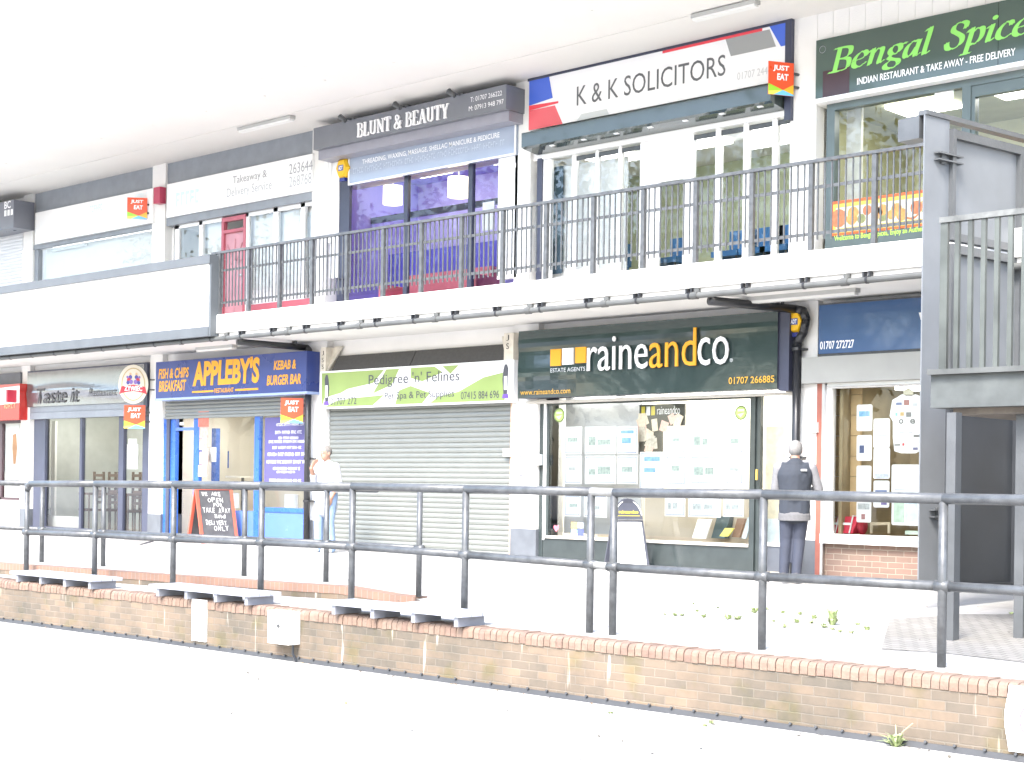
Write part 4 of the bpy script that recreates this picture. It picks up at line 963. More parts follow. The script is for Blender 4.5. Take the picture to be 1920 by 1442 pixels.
g=MB(); cx_,cz_=F(1043,990,.095); g.prism([(cx_,.095,cz_-.06),(cx_+.055,.095,cz_),(cx_+.05,.095,cz_+.035),(cx_+.02,.095,cz_+.045),(cx_,.095,cz_+.025),(cx_-.02,.095,cz_+.045),(cx_-.05,.095,cz_+.035),(cx_-.055,.095,cz_)],(0,.002,0)); solo('heart_sticker',g,M('rose print',(.7,.15,.2),.4,var=.05),'small red heart sticker low at left of the estate agent window','sticker')
st=thing('card_stickers','block of coloured membership logo stickers low in the estate agent window','sticker',(xat(1083,.095,990),.095,.6))
for k,(l,t,mm) in enumerate(((1071,979,M('amber sticker',(.75,.5,.12),.4,var=.1)),(1083,979,M('slate sticker',(.25,.28,.35),.4,var=.2)),(1071,993,M('aqua sticker',(.3,.6,.75),.4,var=.2)),(1083,993,M('navy sticker',(.08,.1,.35),.4,var=.3)))):
    g=MB(); g.frect(l,t,l+11,t+12,.095,.002); g.build('logo_sticker',mm,st)
# things on the window ledge
def ledge(name,l,t,r,b2,Yc,mat,lab,cat,d=.03):
    g=MB(); x0c,z1c=F(l,t,Yc); x1c,z0c=F(r,b2,Yc); g.prism([(x0c,Yc,z0c),(x1c-.04,Yc,z0c),(x1c,Yc+.08,z1c),(x0c+.04,Yc+.08,z1c)],(0,d,0)); return solo(name,g,mat,lab,cat)
ledge('leaflet_stand',1298,973,1327,1010,.2,pap,'white leaflet stand leaning on the estate agent window ledge','stand')
ledge('document_case',1334,968,1362,1010,.45,M('dark teal case',(.06,.1,.11),.5,var=.2),'dark teal bag standing on the ledge behind the yellow card','bag',.12)
ledge('yellow_card',1349,990,1369,1006,.24,M('yellow card print',(.7,.62,.1),.5,var=.1),'small yellow card in a wire holder on the estate agent ledge','card')
ledge('brown_folder',1372,972,1390,1008,.4,M('brown leather',(.22,.13,.08),.5,var=.2),'brown folder upright near the right end of the estate agent ledge','folder',.05)
ledge('pale_leaflet',1391,970,1403,1010,.22,M('pale blue leaflet',(.5,.58,.65),.5,var=.1),'pale blue leaflet at the right corner of the estate agent window','leaflet')
g=MB(); g.frect(1425,972,1475,1020,.31,.01); solo('window_poster',g,M('pale printed sheet',(.6,.66,.68),.5,var=.15,scale=10),'pale printed sheet low in the narrow pane beside the standing man','poster')
# sign
Yb=-.22
x0=(xat(972,Yb,640)+xat(972,Yb,748))/2; x1=xat(1458,Yb,650); z1=zat(972,623,Yb); z0=(zat(972,748,Yb)+zat(1458,728,Yb))/2; z1=(z1+zat(1458,582,Yb))/2
o=thing('shop_sign','dark green glossy estate agent sign with raised white and amber lettering','sign',((x0+x1)/2,Yb,z0))
g=MB(); N=28; M2=8      # slightly buckled glossy panel
rnd=random.Random(2); ph=[rnd.uniform(0,6) for _ in range(6)]
def wob(u,v): 
    e=math.exp(-((v-.84)/.09)**2)*.018*(.5+.5*math.cos(u*2.2)) + .03*math.exp(-((u-.1)/.13)**2)*math.exp(-((v-.35)/.25)**2)+.003*math.sin(9*u+ph[0])*math.sin(4*v+ph[1])
    return Yb-.0-e
for i in range(N):
    for j in range(M2*2):
        u0,u1,v0,v1=i/N,(i+1)/N,j/(M2*2),(j+1)/(M2*2)
        P=lambda u,v:(x0+u*(x1-x0),wob(u,v),z0+v*(z1-z0))
        g.quad(P(u0,v0),P(u1,v0),P(u1,v1),P(u0,v1))
pq=g.build('panel',M('bottle green sign acrylic',(.028,.045,.044),.1,var=.08,coat=.6),o,smooth=True)
g=MB(); g.box(x0,x1,Yb+.012,.05,z0,z1); g.box(x1,x1+.16,Yb+.03,.05,z0-.03,z1); g.build('side_panel',navyf,o)
g=MB(); g.box(x0,x1+.16,-.05,.06,z0-.075,z0-.034); g.build('trim',M('pale timber sill',(.5,.47,.42)),o)
RA=(o,Yb)
Yt=Yb-.04; 
zb_=zat(1104,696.5,Yt)
def rt_(t,l,r,ztop,mat):
    g=MB(); xa_,xb_=xat(l,Yt,670),xat(r,Yt,670); g.text(t,(xa_,Yt,zb_),(1,0,0),(0,0,1),xb_-xa_,ztop-zb_,N=(0,-1,0),ext=.02,bold=-.004); g.build('lettering',mat,o)
rt_('raine',1102,1215,zat(1153.5,630.5,Yt),wht); rt_('and',1218.5,1306,zat(1301.5,614.5,Yt),yel); rt_('co',1309.5,1367,zat(1341,631.5,Yt),wht)
g=MB(); g.ftext('®',1368,1374,(1368,672),(1368,679),Yt); g.ftext('ESTATE AGENTS',1032,1097,(1033,691),(1033,698.5),Yt); g.build('lettering',M('silver vinyl',(.6,.62,.62),.4,var=0),o)
g=MB(); g.ftext('www.raineandco.com',975.6,1069,(977,731),(977,741),Yt); g.ftext('01707 266885',1366,1451.5,(1366,707.5),(1366,720.5),Yt,bold=.01); g.build('lettering',M('deep amber vinyl',(.6,.33,.03),.4,var=0),o)
for l,t,r,b2,mm in ((1032,655.5,1051,687,yel),(1054,653.5,1074,684.5,wht),(1078.6,651.5,1098,681.5,yel)):
    g=MB(); g.frect(l,t,r,b2-1.5,Yt,.03); g.build('square_block',mm,o)

# ---- lower 5: blue sign shop
l5=front('shopfront','white framed shop window over a red brick riser beside the black stair post',2.5)
a,b=lowX[4][1],lowX[5][0]
Y=.03
xw0=xat(1546,Y,900); zt=(zat(1546,722,Y)); zsill=zat(1559,1001,Y); zs0=zat(1546,1018,Y)
g=MB(); g.box(xw0,xat(1558,Y,900),Y,Y+.1,zsill,zt); g.box(xat(1558,Y,900),b,Y,Y+.1,zt-.05,zt); g.build('frame',gloss,l5)
g=MB(); g.box(xw0,b,Y-.1,Y+.1,zs0,zsill); g.build('sill',gloss,l5)
g=MB(); g.box(xat(1546,Y,1050),b,Y,Y+.2,-.02,zs0); g.build('stall_riser',brickr,l5)
g=MB(); g.box(xat(1530,.0,900),xat(1540,.0,900),-.005,.1,0,zt+.06); g.build('timber_post',brownr,l5)
g=MB(); g.box(xat(1540.5,.0,900),xat(1545.5,.0,900),-.02,.1,0,zt+.06); g.build('shutter_guide',chrome,l5)
pane(l5,1559,722,1790,1002,.09)
room(l5,a+.3,b,0,2.5,1.8,M('brown interior wall',(.3,.24,.14),.8,var=.2),ifloor)
g=MB(); 
for k in range(8): g.box(xat(1559,.35,900),xat(1612,.35,900),.36,.39,.5+k*.27,.5+k*.27+.262)
g.build('plywood_panel',M('tan plywood',(.5,.36,.19),.7,var=.1,scale=6),l5)
Yb=-.12
x0=xat(1535,Yb,620); z1=(zat(1535,575,Yb)+zat(1733,555.5,Yb))/2; z0=(zat(1535,664,Yb)+zat(1733,653,Yb))/2; x1=4.7
o=thing('shop_sign','steel blue shop sign with white phone number next to the black staircase','sign',((x0+x1)/2,Yb,z0))
g=MB(); g.box(x0,x1,Yb,.02,z0,z1); g.build('panel',M('steel blue sign acrylic',(.05,.1,.21),.14,var=.1,scale=.7,coat=.4),o)
g=MB(); g.ftext('01707 272727',1537.5,1601,(1538,640.5),(1538,655.5),Yb-.003,bold=.015); g.ftext('W',1722,1775,(1725,586),(1725,634),Yb-.003,bold=.02); g.build('lettering',wht,o)
g=MB(); g.box(x0,x1,Yb+.0,.03,z1,z1+.02); g.box(x0,x1,Yb+.02,.03,z0-.03,z0); g.build('sign_trim',blackp,o)
Yh=-.14
o=thing('shutter_housing','off white roller shutter housing under the steel blue sign','shutter box',(3,Yh,2.5))
zh1=(zat(1503,672,Yh)+zat(1733,656.5,Yh))/2; zh0=(zat(1503,718.6,Yh)+zat(1733,711,Yh))/2
g=MB(); g.box(xat(1503,Yh,690),4.7,Yh,.03,zh0,zh1); g.build('casing',M('off white metal',(.3,.3,.275),.5,var=.05),o)
g=MB(); g.box(xat(1545,Yh,710),4.7,-.06,.03,zh0-.05,zh0-.002); g.build('shutter_bar',chrome,o)
ceiling_fill(l5,(1.4,2.8),2.5,.6,1.0,2.)
# posters
def rposter(l,t,r,b2,lab,pics,Yc=.14):
    x0c,z1c=F(l,t,Yc); x1c,z0c=F(r,b2,Yc)
    ct=thing('window_poster',lab,'poster',((x0c+x1c)/2,Yc,z0c))
    g=MB(); rr=.025; pts=[]
    for (cx_,cz_,a0) in ((x1c-rr,z1c-rr,0),(x0c+rr,z1c-rr,90),(x0c+rr,z0c+rr,180),(x1c-rr,z0c+rr,270)):
        for k in range(5): t_=R(a0+k*22.5); pts.append((cx_+rr*math.cos(t_),Yc,cz_+rr*math.sin(t_)))
    g.prism(pts,(0,.006,0)); g.build('sheet',pap,ct)
    w=x1c-x0c;h=z1c-z0c
    for (u0,v0,u1,v1,mm) in pics:
        g=MB(); g.box(x0c+u0*w,x0c+u1*w,Yc-.003,Yc-.0005,z0c+v0*h,z0c+v1*h); g.build('picture',mm,ct)
rposter(1606.5,759,1635,808,'white rounded poster with blue band, topmost in the left column of the brick shop window',[(.15,.55,.85,.75,bp)])
rposter(1606.5,816,1634,864,'white poster with dark small figure, second in the left column of posters',[(.2,.3,.5,.6,M('navy figure print',(.08,.1,.2),.4,var=.4,scale=30))])
rposter(1606,873,1633,923,'blank white poster third in the left column above the handrail',[])
rposter(1606,940,1633,980,'white poster with grey photographs at the bottom of the left column',[(.1,.62,.9,.9,gy),(.35,.15,.6,.4,M('rosy photo print',(.4,.2,.2),.4,var=.4,scale=30))])
rposter(1638,785,1668,840,'white poster with faint lines beside the hanging shirt',[(.25,.4,.85,.44,txm)])
rposter(1638,840,1668,898,'white poster with faint violet foot in the middle column',[(.1,.02,.95,.16,M('pale violet print',(.55,.58,.68),.4,var=.3,scale=30))])
rposter(1638,901,1667,952,'white poster with rows of small blue pictures crossing the handrail',[(.12,.55,.85,.65,bluel),(.12,.35,.85,.45,gy),(.5,.1,.85,.3,M('violet photo print',(.2,.16,.35),.4,var=.4,scale=30))])
rposter(1672,871,1725,925,'wide white framed certificate below the hanging shirt',[(.12,.1,.85,.13,txm),(.12,.8,.6,.83,txm)])
rposter(1672,934,1724,986,'pale green and white poster low beside the stair post',[(.08,.1,.45,.9,M('pale green photo print',(.5,.62,.5),.4,var=.3,scale=12)),(.5,.15,.92,.85,M('pale blue photo print',(.6,.68,.78),.4,var=.2,scale=12))])
# shirt on hanger
sh=thing('display_shirt','white sponsored sports shirt printed with small logos hanging in the shop window','shirt',(xat(1703,.16,800),.16,1.2))
Yc=.15
def SP(pts,nm,mm,Yq,par=sh,d=.02):
    g=MB(); g.prism([(F(p,q,Yc)[0],Yq,F(p,q,Yc)[1]) for p,q in pts],(0,d,0)); return g.build(nm,mm,par)
shw=M('white shirt fabric',(.8,.8,.8),.8,var=.03,bump=.1)
SP([(1692,739),(1698,742),(1710,742),(1716,739),(1728,744),(1734,752),(1738,800),(1733,842),(1716,850),(1690,850),(1677,846),(1674,820),(1674,790),(1668,780),(1673,750)],'shirt_body',shw,Yc)
SP([(1694,733),(1703,727),(1712,733),(1712,740),(1694,740)],'hanger',M('clear hanger',(.6,.56,.42),.3,var=.1),Yc-.004,d=.01)
lg=[(1680,755,11,5,bluel),(1695,750,10,10,M('maroon logo print',(.3,.1,.09),.4,var=.2)),(1711,756,9,6,txm),(1679,774,4,6,M('teal logo print',(.2,.5,.45),.4,var=0)),(1688,773,7,7,M('amber logo print',(.45,.3,.1),.4,var=.1)),(1699,773,10,9,gryl),(1686,810,9,3,txm),(1703,810,8,3,txm),(1713,815,12,5,gryl),(1677,833,11,3,gryl),(1692,831,4,5,redv),(1712,839,9,5,M('navy logo print',(.08,.09,.2),.4,var=0))]
for l,t,w,h,mm in lg: SP([(l,t),(l+w,t-.3),(l+w,t+h-.3),(l,t+h)],'logo',mm,Yc-.003,d=.002)
g=MB(); g.ftext('o',1685,1694,(1685,785.5),(1685,795),Yc-.003,bold=.03); g.ftext('e',1706,1716,(1706,785),(1706,795),Yc-.003,bold=.03); g.build('lettering',gryl,sh)
# red bag on the sill
bg_=thing('sports_bag','red sports bag with white piping on the window ledge of the brick shop','bag',(xat(1592,.25,990),.25,.55))
x0c,z0c=F(1563,999,.25); x1c=xat(1612,.25,990); zt_=zat(1570,968,.25)
g=MB(); g.prism([(x0c,.2,z0c),(x0c+.06,.25,zt_),(x0c+.06,.45,zt_),(x0c,.5,z0c)],(x1c-x0c-.08,0,0)); g.build('bag_body',M('red bag fabric',(.55,.03,.06),.6,var=.08),bg_)
g=MB(); 
for xx in (x0c+.06,x1c-.12): g.tube([(xx,.19,z0c),(xx+.03,.23,zt_+.01),(xx+.03,.45,zt_+.01)],.01,6)
g.box(x0c+.02,x1c-.1,.19,.2,(z0c+zt_)/2,(z0c+zt_)/2+.03); g.build('piping',gloss,bg_)
g=MB(); g.ball((x1c-.02,.35,z0c+.1),.1,10,8,(.6,1,1.2)); g.build('bag_end',M('dark red fabric',(.4,.02,.04),.7,var=.1),bg_)
g=MB(); g.frect(1697,995,1725,1003,.2,.1); solo('display_tray',g,M('pale green tray',(.45,.55,.45),.5,var=.2),'pale tray at the right end of the brick shop window ledge','tray')
g=MB(); g.tube([(xat(1634,.3,985),.3,zat(1634,1000,.3)),(xat(1634,.3,985),.3,zat(1634,982,.3)),(xat(1667,.3,985),.3,zat(1667,982,.3)),(xat(1667,.3,985),.3,zat(1667,1000,.3))],.02,8); solo('tube_stand',g,M('beige tube',(.5,.43,.3),.5,var=.1),'beige tube stand on the brick shop window ledge','stand')
# small electric boxes on pillar E and door bell box on pillar D
g=MB(); g.frect(1517,792,1531,811,-.06,.06); solo('junction_box',g,gloss,'small white junction box on the pillar above the standing man','box')
g=MB(); g.frect(1000,852,1013,872,-.05,.05); solo('junction_box',g,M('pale grey plastic',(.5,.55,.56),.5,var=.05),'pale grey box on the pillar left of the estate agent window','box')
g=MB(); g.frect(943,841,958,856,-.02,.09); solo('shutter_lock',g,M('worn lock metal',(.45,.45,.42),.5,var=.3,scale=20),'worn metal shutter lock at the right edge of the grey shutter','lock')

# ---------------------------------------------------------------- hexagonal alarm boxes
aly=M('alarm yellow plastic',(.72,.42,.01),.35,var=.04)
def alarm(l,t,r,b2,Y,lab):
    x0c,z1c=F(l,t,Y); x1c,z0c=F(r,b2,Y); cx_,cz_=(x0c+x1c)/2,(z0c+z1c)/2; rx,rz_=(x1c-x0c)/2,(z1c-z0c)/2
    o=thing('alarm_box',lab,'alarm box',(cx_,Y,z0c))
    hexp=lambda k,y:[(cx_+k*rx*u,y,cz_+k*rz_*v) for u,v in ((1,0),(.5,1),(-.5,1),(-1,0),(-.5,-1),(.5,-1))]
    g=MB(); A=hexp(1,Y+.08);B=hexp(1,Y+.02);C_=hexp(.8,Y-.03)
    g.poly(C_)
    for P,Q in ((A,B),(B,C_)):
        for i in range(6): g.quad(P[i],P[(i+1)%6],Q[(i+1)%6],Q[i])
    g.poly(A[::-1]); g.build('cover',aly,o)
    g=MB(); g.box(cx_-rx*.42,cx_+rx*.42,Y-.034,Y-.031,cz_-rz_*.3,cz_+rz_*.3); q=g.build('badge',M('badge blue print',(.04,.08,.3),.4,var=0),o)
    g=MB(); g.text('ADT',(cx_-rx*.34,Y-.037,cz_-rz_*.2),(1,0,0),(0,0,1),rx*.68,rz_*.4,bold=.03); g.build('lettering',wht,q)
    g=MB(); g.box(cx_-rx*.4,cx_+rx*.4,Y,Y+.06,z0c-.06,z0c-.002); g.build('lamp_lens',M('blue lens',(.03,.04,.2),.2,var=0),o)
alarm(1475,585,1507,622,-.12,'yellow hexagonal alarm box beside the black drainpipe bend')
alarm(630.5,300,652.5,331,-.1,'yellow hexagonal alarm box at left of the pale salon banner')

# ---------------------------------------------------------------- projecting food app signs
jr=M('app orange red',(.7,.07,.015),.3,var=.02); jg=M('app lime',(.3,.6,.03),.3,var=0); jb=M('app sky blue',(.15,.5,.75),.3,var=0); jo=M('app amber',(.8,.4,.02),.3,var=0); jy=M('app yellow',(.75,.65,.1),.3,var=0)
def justeat(pl,pr,ymid,t,b2,deg,lab):
    O_,D_,w,zf=flagplane(pr,ymid,pl,-.1,deg); N_=D_.cross(Vector((0,0,1)))
    zt,zb=zf(t),zf(b2); h=zt-zb
    o=thing('food_app_sign',lab,'sign',(O_.x+D_.x*w/2,O_.y+D_.y*w/2,zb),'red food app signs projecting from the shops')
    P=lambda u,v,n=0.: tuple(O_+D_*(u*w)+Vector((0,0,zb+v*h))+N_*n)
    g=MB(); g.obox(O_+Vector((0,0,zb)),D_,(0,0,1),N_,0,w,0,h,-.012,0); g.build('panel',jr,o)
    def pl_(pts,nm,mm,dx=.002): g=MB(); g.prism([P(u,v,dx) for u,v in pts],N_*-.001); g.build(nm,mm,o)
    pl_([(0,.33),(0,1),(1,1),(1,.35),(.58,.16)],'red_field',jr,.003)
    pl_([(0,.33),(.58,.16),(0,.1)],'lime_facet',jg); pl_([(0,.1),(.58,.16),(.2,0),(0,0)],'yellow_facet',jy); pl_([(1,.35),(.58,.16),(1,.04)],'amber_facet',jo); pl_([(.2,0),(.58,.16),(1,.04),(1,0)],'blue_facet',jb,.0025)
    g=MB(); g.text('JUST',P(.17,.7,.006),D_,(0,0,1),w*.64,h*.2,bold=.035,shear=.06); g.text('EAT',P(.33,.45,.006),D_,(0,0,1),w*.46,h*.2,bold=.035,shear=.06); g.build('lettering',wht,o)
    g=MB()
    for v in (.7,.3): e=P(.95,v,-.015); g.cyl(e,(e[0]+.04,.03,e[2]),.02,n=8)
    g.build('bracket',blackp,o)
justeat(1441,1488,148,114,176,72,'red food app sign at the right end of the solicitors sign')
justeat(238.5,276,390,370,410,82,'red food app sign on the plain white upper sign at left')
justeat(232.5,272,780,759.5,803,88,'red food app sign just below the oval beer crest')
justeat(526.5,568.5,770,746,793,86,'red food app sign in front of the half lowered chip shop shutter')

# ---------------------------------------------------------------- drainpipes and fluorescent lamps
pb=M('weathered grey pipe',(.085,.088,.085),.5,var=.25,scale=3); pbk=M('black pipe plastic',(.022,.023,.026),.3,var=.2)
zp=zat(1100,572.5,-1.5)
dp=thing('drainpipe','long grey drainpipe running under the front edge of the balcony','pipe',(-8,-1.5,zp))
g=MB(); g.cyl((-25,-1.5,zp),(12,-1.5,zp),.04,n=12); g.build('pipe',pb,dp)
x=-24.
while x<6:
    g=MB()
    for dx in (-.04,.04): g.box(x+dx-.012,x+dx+.012,-1.53,-1.456,zp+.03,3.70)
    g.cyl((x-.015,-1.5,zp),(x+.015,-1.5,zp),.047,n=12); g.build('pipe_clip',pbk,dp); x+=.86
for x in (-19.6,-15.5,-12,-10.7,-9,-7.2,-5.5,-3.6,-2.2,-.7,1.5):
    g=MB(); g.cyl((x-.05,-1.5,zp),(x+.05,-1.5,zp),.05,n=12); g.cyl((x+.02,-1.48,zp),(x+.02,-1.48,3.69),.045,n=10); g.build('pipe_joint',M('dark pipe joint',(.075,.078,.075),.5,var=.2),dp)
def downpipe(lab,xs_,xe,zend,crook):
    o=thing('drainpipe',lab,'pipe',(xe,-.1,zend))
    zz=zp-.07
    g=MB(); pts=[(xs_,-1.42,zz),(xe-.06,-.12,zz-.02)]
    if crook: pts+=[(xe+.06,-.12,zz-.05),(xe+.11,-.12,zz-.16),(xe+.07,-.12,zz-.33),(xe-.02,-.12,zz-.46),(xe-.03,-.12,zend)]
    else: pts+=[(xe,-.12,zz-.07),(xe,-.12,zend)]
    g.tube(pts,.058,12); g.build('pipe',pbk,o,smooth=True)
    for z in (zz-.55,1.55,.8):
        if z>zend: g=MB(); g.cyl((pts[-1][0],-.12,z-.02),(pts[-1][0],-.12,z+.02),.07,n=12); g.box(pts[-1][0]-.1,pts[-1][0]+.1,-.12,.0,z-.015,z+.015); g.build('pipe_bracket',pbk,o)
    g=MB(); t=.82; P=Vector(pts[0]).lerp(Vector(pts[1]),t); g.box(P.x-.05,P.x-.02,P.y-.02,P.y+.02,P.z+.04,3.62); g.box(P.x+.02,P.x+.05,P.y-.02,P.y+.02,P.z+.04,3.62); g.build('pipe_clip',blackp,o)
downpipe('black drainpipe with a bend running down the pillar behind the standing man',F(1330,548,-1.42)[0],xat(1497,-.12,700),.0,True)
downpipe('black drainpipe between the blue chip shop and the closed pet shop',F(445,640,-1.42)[0],xat(578,-.12,750),.1,False)
tubem=M('lamp tube diffuser',(.72,.72,.69),.3,var=.02)
def batten(p,q,z,lab):
    (xa_,ya_),(xb_,yb_)=G(*p,z),G(*q,z); o=thing('ceiling_batten_lamp',lab,'lamp',((xa_+xb_)/2,ya_,z-.08))
    yy=(ya_+yb_)/2
    g=MB(); g.box(xa_,xb_,yy-.06,yy+.06,z-.05,z); g.build('housing',M('grey lamp housing',(.4,.4,.38),.5,var=.05),o); g=MB(); g.box(xa_+.02,xb_-.02,yy-.05,yy+.05,z-.085,z-.051); g.build('diffuser',tubem,o)
batten((446,240),(553,218),7.39,'unlit fluorescent batten lamp on the roof soffit left of the salon sign')
batten((1297,28),(1424,1),7.39,'unlit fluorescent batten lamp on the roof soffit above the solicitors sign')
batten((1390,562),(1598,538),3.62,'unlit fluorescent batten lamp under the balcony beside the drainpipe bend')
batten((372,652),(440,646),3.62,'unlit fluorescent batten lamp under the balcony above the chip shop sign')

# ---------------------------------------------------------------- balcony railing
br=thing('balcony_railing','long black steel balcony railing with thin vertical bars','railing',(-4,-1.45,4.02))
Yr=-1.45
xl,xr=xat(398,Yr,520),2.62
g=MB(); g.box(xl,xr,Yr-.03,Yr+.03,5.085,5.125); g.build('handrail',blackrail,br)
g=MB(); g.box(xl,xr,Yr+.008,Yr+.02,4.77,4.81); g.build('mid_bar',blackrail,br)
g=MB(); g.box(xl,xr,Yr+.008,Yr+.02,4.21,4.25); g.build('bottom_bar',blackrail,br)
posts=[1.849+.0,.985,.126,-.74,-1.6,-2.465,-3.33,-4.17,-5.01,-5.87,-6.73,-7.59,-8.45,-9.29,-10.13,-10.95]
posts=[p for p in posts if p>xl]+[2.6]
for p in posts:
    g=MB(); g.box(p-.03,p+.03,Yr-.02,Yr+.035,3.95,5.084); g.build('post',blackrail,br)
bars=[]; sp_=sorted(posts)
for p,q in zip(sp_[:-1],sp_[1:]):
    n=8; 
    for k in range(1,n+1): bars.append(p+(q-p)*k/(n+1))
for k in range(1,4): bars.append(xl+(sp_[0]-xl)*k/4)
bars.sort(reverse=True)
bm0=None
for x in bars[:100]:
    if bm0 is None:
        g=MB(); g.box(x-.009,x+.009,Yr-.009,Yr+.007,4.15,5.084); bm0=g.build('baluster',blackrail,br); bx0_=x
    else:
        c2=bm0.copy(); COL.objects.link(c2); c2.parent=br; c2.location=(x-bx0_,0,0)
g=MB()
for x in bars[100:]: g.box(x-.009,x+.009,Yr-.009,Yr+.007,4.15,5.084)
if len(bars)>100: g.build('baluster_run',blackrail,br,kind='stuff')

# ---------------------------------------------------------------- guard rails on the terrace
def guard(name,lab,data,Yg,zg,rt=.043,rp=.036,top=True,endcut=False,ys=None):
    """data: list of (x, top z, mid z)"""
    ys=ys or [Yg]*len(data)
    o=thing('guard_rail',lab,'railing',(sum(d[0] for d in data)/len(data),sum(ys)/len(ys),zg))
    for k,((x,zt,zm),y) in enumerate(zip(data,ys)):
        g=MB(); g.cyl((x,y,zg-.05),(x,y,zt),rp,n=14); g.build('post',blackrail,o,smooth=True)
    g=MB(); pts=[(x,y,zt) for (x,zt,zm),y in zip(data,ys)]
    if name=='left':      # rounded elbow at the far end
        x,y,z=pts[0]; pts=[(x,y,z-.09),(x+.03,y,z-.03),(x+.1,y,z)]+pts[1:]
    if endcut: pts=pts[:-1]+[tuple(Vector(pts[-2]).lerp(Vector(pts[-1]),.55))]
    g.tube(pts,rt,14); g.build('top_rail',blackrail,o,smooth=True)
    g=MB(); g.tube([(x,y,zm) for (x,zt,zm),y in zip(data,ys)],rt*.9,14); g.build('mid_rail',blackrail,o,smooth=True)
    for (x,zt,zm),y in zip(data,ys):
        g=MB(); g.cyl((x-.06,y,zm),(x+.06,y,zm),rt*1.04,n=14); g.build('collar',blackrail,o,smooth=True)
Yg=-6.62
LD=[(50,907,998),(178,907,1003),(325,908,1011),(490,910,1017),(660,912,1025),(872,917,1040),(1107,922,1058.5)]
RD=[(1150,924,1063),(1430,927,1081),(1767,935,1099)]
cv=lambda L:[(F(x,m,Yg)[0],F(x,t,Yg)[1],F(x,m,Yg)[1]) for x,t,m in L]
LDm=cv(LD); RDm=cv(RD); RDm+= [(RDm[-1][0]+1.65,RDm[-1][1],RDm[-1][2]),(RDm[-1][0]+3.3,RDm[-1][1],RDm[-1][2])]
guard('left','black tubular guard rail behind the three benches',LDm,Yg,-.23)
guard('right','black tubular guard rail on the wall in front of the staircase',RDm,Yg,-.23)
lk=MB(); a_,b_=LDm[-1],RDm[0]; lk.cyl((a_[0],Yg,a_[1]),(b_[0],Yg,b_[1]),.04,n=12); lk.cyl((a_[0],Yg,a_[2]),(b_[0],Yg,b_[2]),.036,n=12)
solo('rail_link',lk,M('dull galvanised paint',(.2,.205,.2),.45,var=.3,scale=10),'short pair of paler link tubes joining the two guard rails','railing')
BD=[(-16,-6.5),(-12.5,-6.25),(-9.0,-5.93),(-7.595,-5.80),(-4.768,-5.52),(-3.288,-5.41),(-1.598,-5.46)]
guard('back','black tubular guard rail along the brick kerb behind the front rail',[(x,1.06,.40) for x,y in BD],0,-.1,rt=.038,rp=.034,endcut=True,ys=[y for x,y in BD])
# benches on the wall
bt_=M('grey painted bench slats',(.36,.38,.43),.55,var=.08); bl_=M('grey painted bench supports',(.22,.23,.26),.6,var=.15)
def bench(xa_,xb_,lab):
    y0,y1=-7.17,-6.72; o=thing('bench',lab,'bench',((xa_+xb_)/2,(y0+y1)/2,-.23),'low slab benches on the brick wall')
    g=MB(); n=3; w=(y1-y0)/n
    for k in range(n): g.box(xa_,xb_,y0+k*w,y0+(k+1)*w-.012,-.135,-.095)
    g.build('seat',bt_,o)
    for k in range(4):
        x=xa_+.14+(xb_-xa_-.24)*k/3; g=MB(); g.box(x-.028,x+.028,y0+.03,y1-.06,-.232,-.136); g.build('support',bl_,o)
bx=[F(18,1075,-7.17)[0],F(172,1090,-7.17)[0],F(279,1096,-7.17)[0],F(468,1116,-7.17)[0],F(605,1130,-7.17)[0],F(865,1153,-7.17)[0]]
bench(bx[0],bx[1],'grey slab bench on the wall at the left edge of the picture')
bench(bx[2],bx[3],'grey slab bench on the wall in front of the chalkboard')
bench(bx[4],bx[5],'grey slab bench on the wall in front of the closed grey shutter')
# electrical box, plate and poster on the wall
yw=wall_y(-2.2)
g=MB(); x0c,z1c=F(505,1144,yw-.14); x1c=xat(526,yw-.14,1180); z0c=zat(505,1205,yw-.14); x1c=x0c+.36
eb=thing('electric_box','grey white electrical cabinet on the brick wall with cable below','box',((x0c+x1c)/2,yw-.07,z0c))
g.box(x0c,x1c,yw-.16,yw-.004,z0c,z1c); g.box(x0c+.03,x1c-.03,yw-.168,yw-.16,z0c+.03,z1c-.03); g.build('cabinet',M('pale grey cabinet paint',(.5,.49,.46),.5,var=.1),eb)
g=MB(); g.cyl((x0c+.2,yw-.17,(z0c+z1c)/2+.02),(x0c+.2,yw-.18,(z0c+z1c)/2+.02),.02,n=10); g.build('lock',blackp,eb)
g=MB(); g.tube([(x1c-.06,yw-.05,z0c),(x1c-.05,yw-.06,z0c-.1),(x1c-.02,yw-.04,-.78)],.014,8); g.build('cable',pbk,eb)
yw=wall_y(-3.9); g=MB(); x0c,z1c=F(360,1123,yw-.02); x1c,z0c=F(386,1204,yw-.02); g.box(x0c,x1c,yw-.02,yw-.004,z0c,z1c)
wp=solo('wall_plate',g,M('white painted plate',(.72,.72,.7),.5,var=.05),'tall plain white plate fixed to the brick wall below the second bench','plate')
g=MB(); xm=(x0c+x1c)/2
for dz in (.18,.1): g.box(xm-.03,xm+.03,yw-.023,yw-.021,z0c+dz,z0c+dz+.008)
g.build('slot',gryl,wp)
yw=-7.05; x0c=xat(1893,yw-.02,1330); z1c=zat(1893,1284,yw-.02); z0c=zat(1893,1408,yw-.02)
wp=thing('paper_notice','white paper notice with red ring taped to the wall at the right edge','notice',(x0c+.3,yw,z0c))
g=MB(); n=10
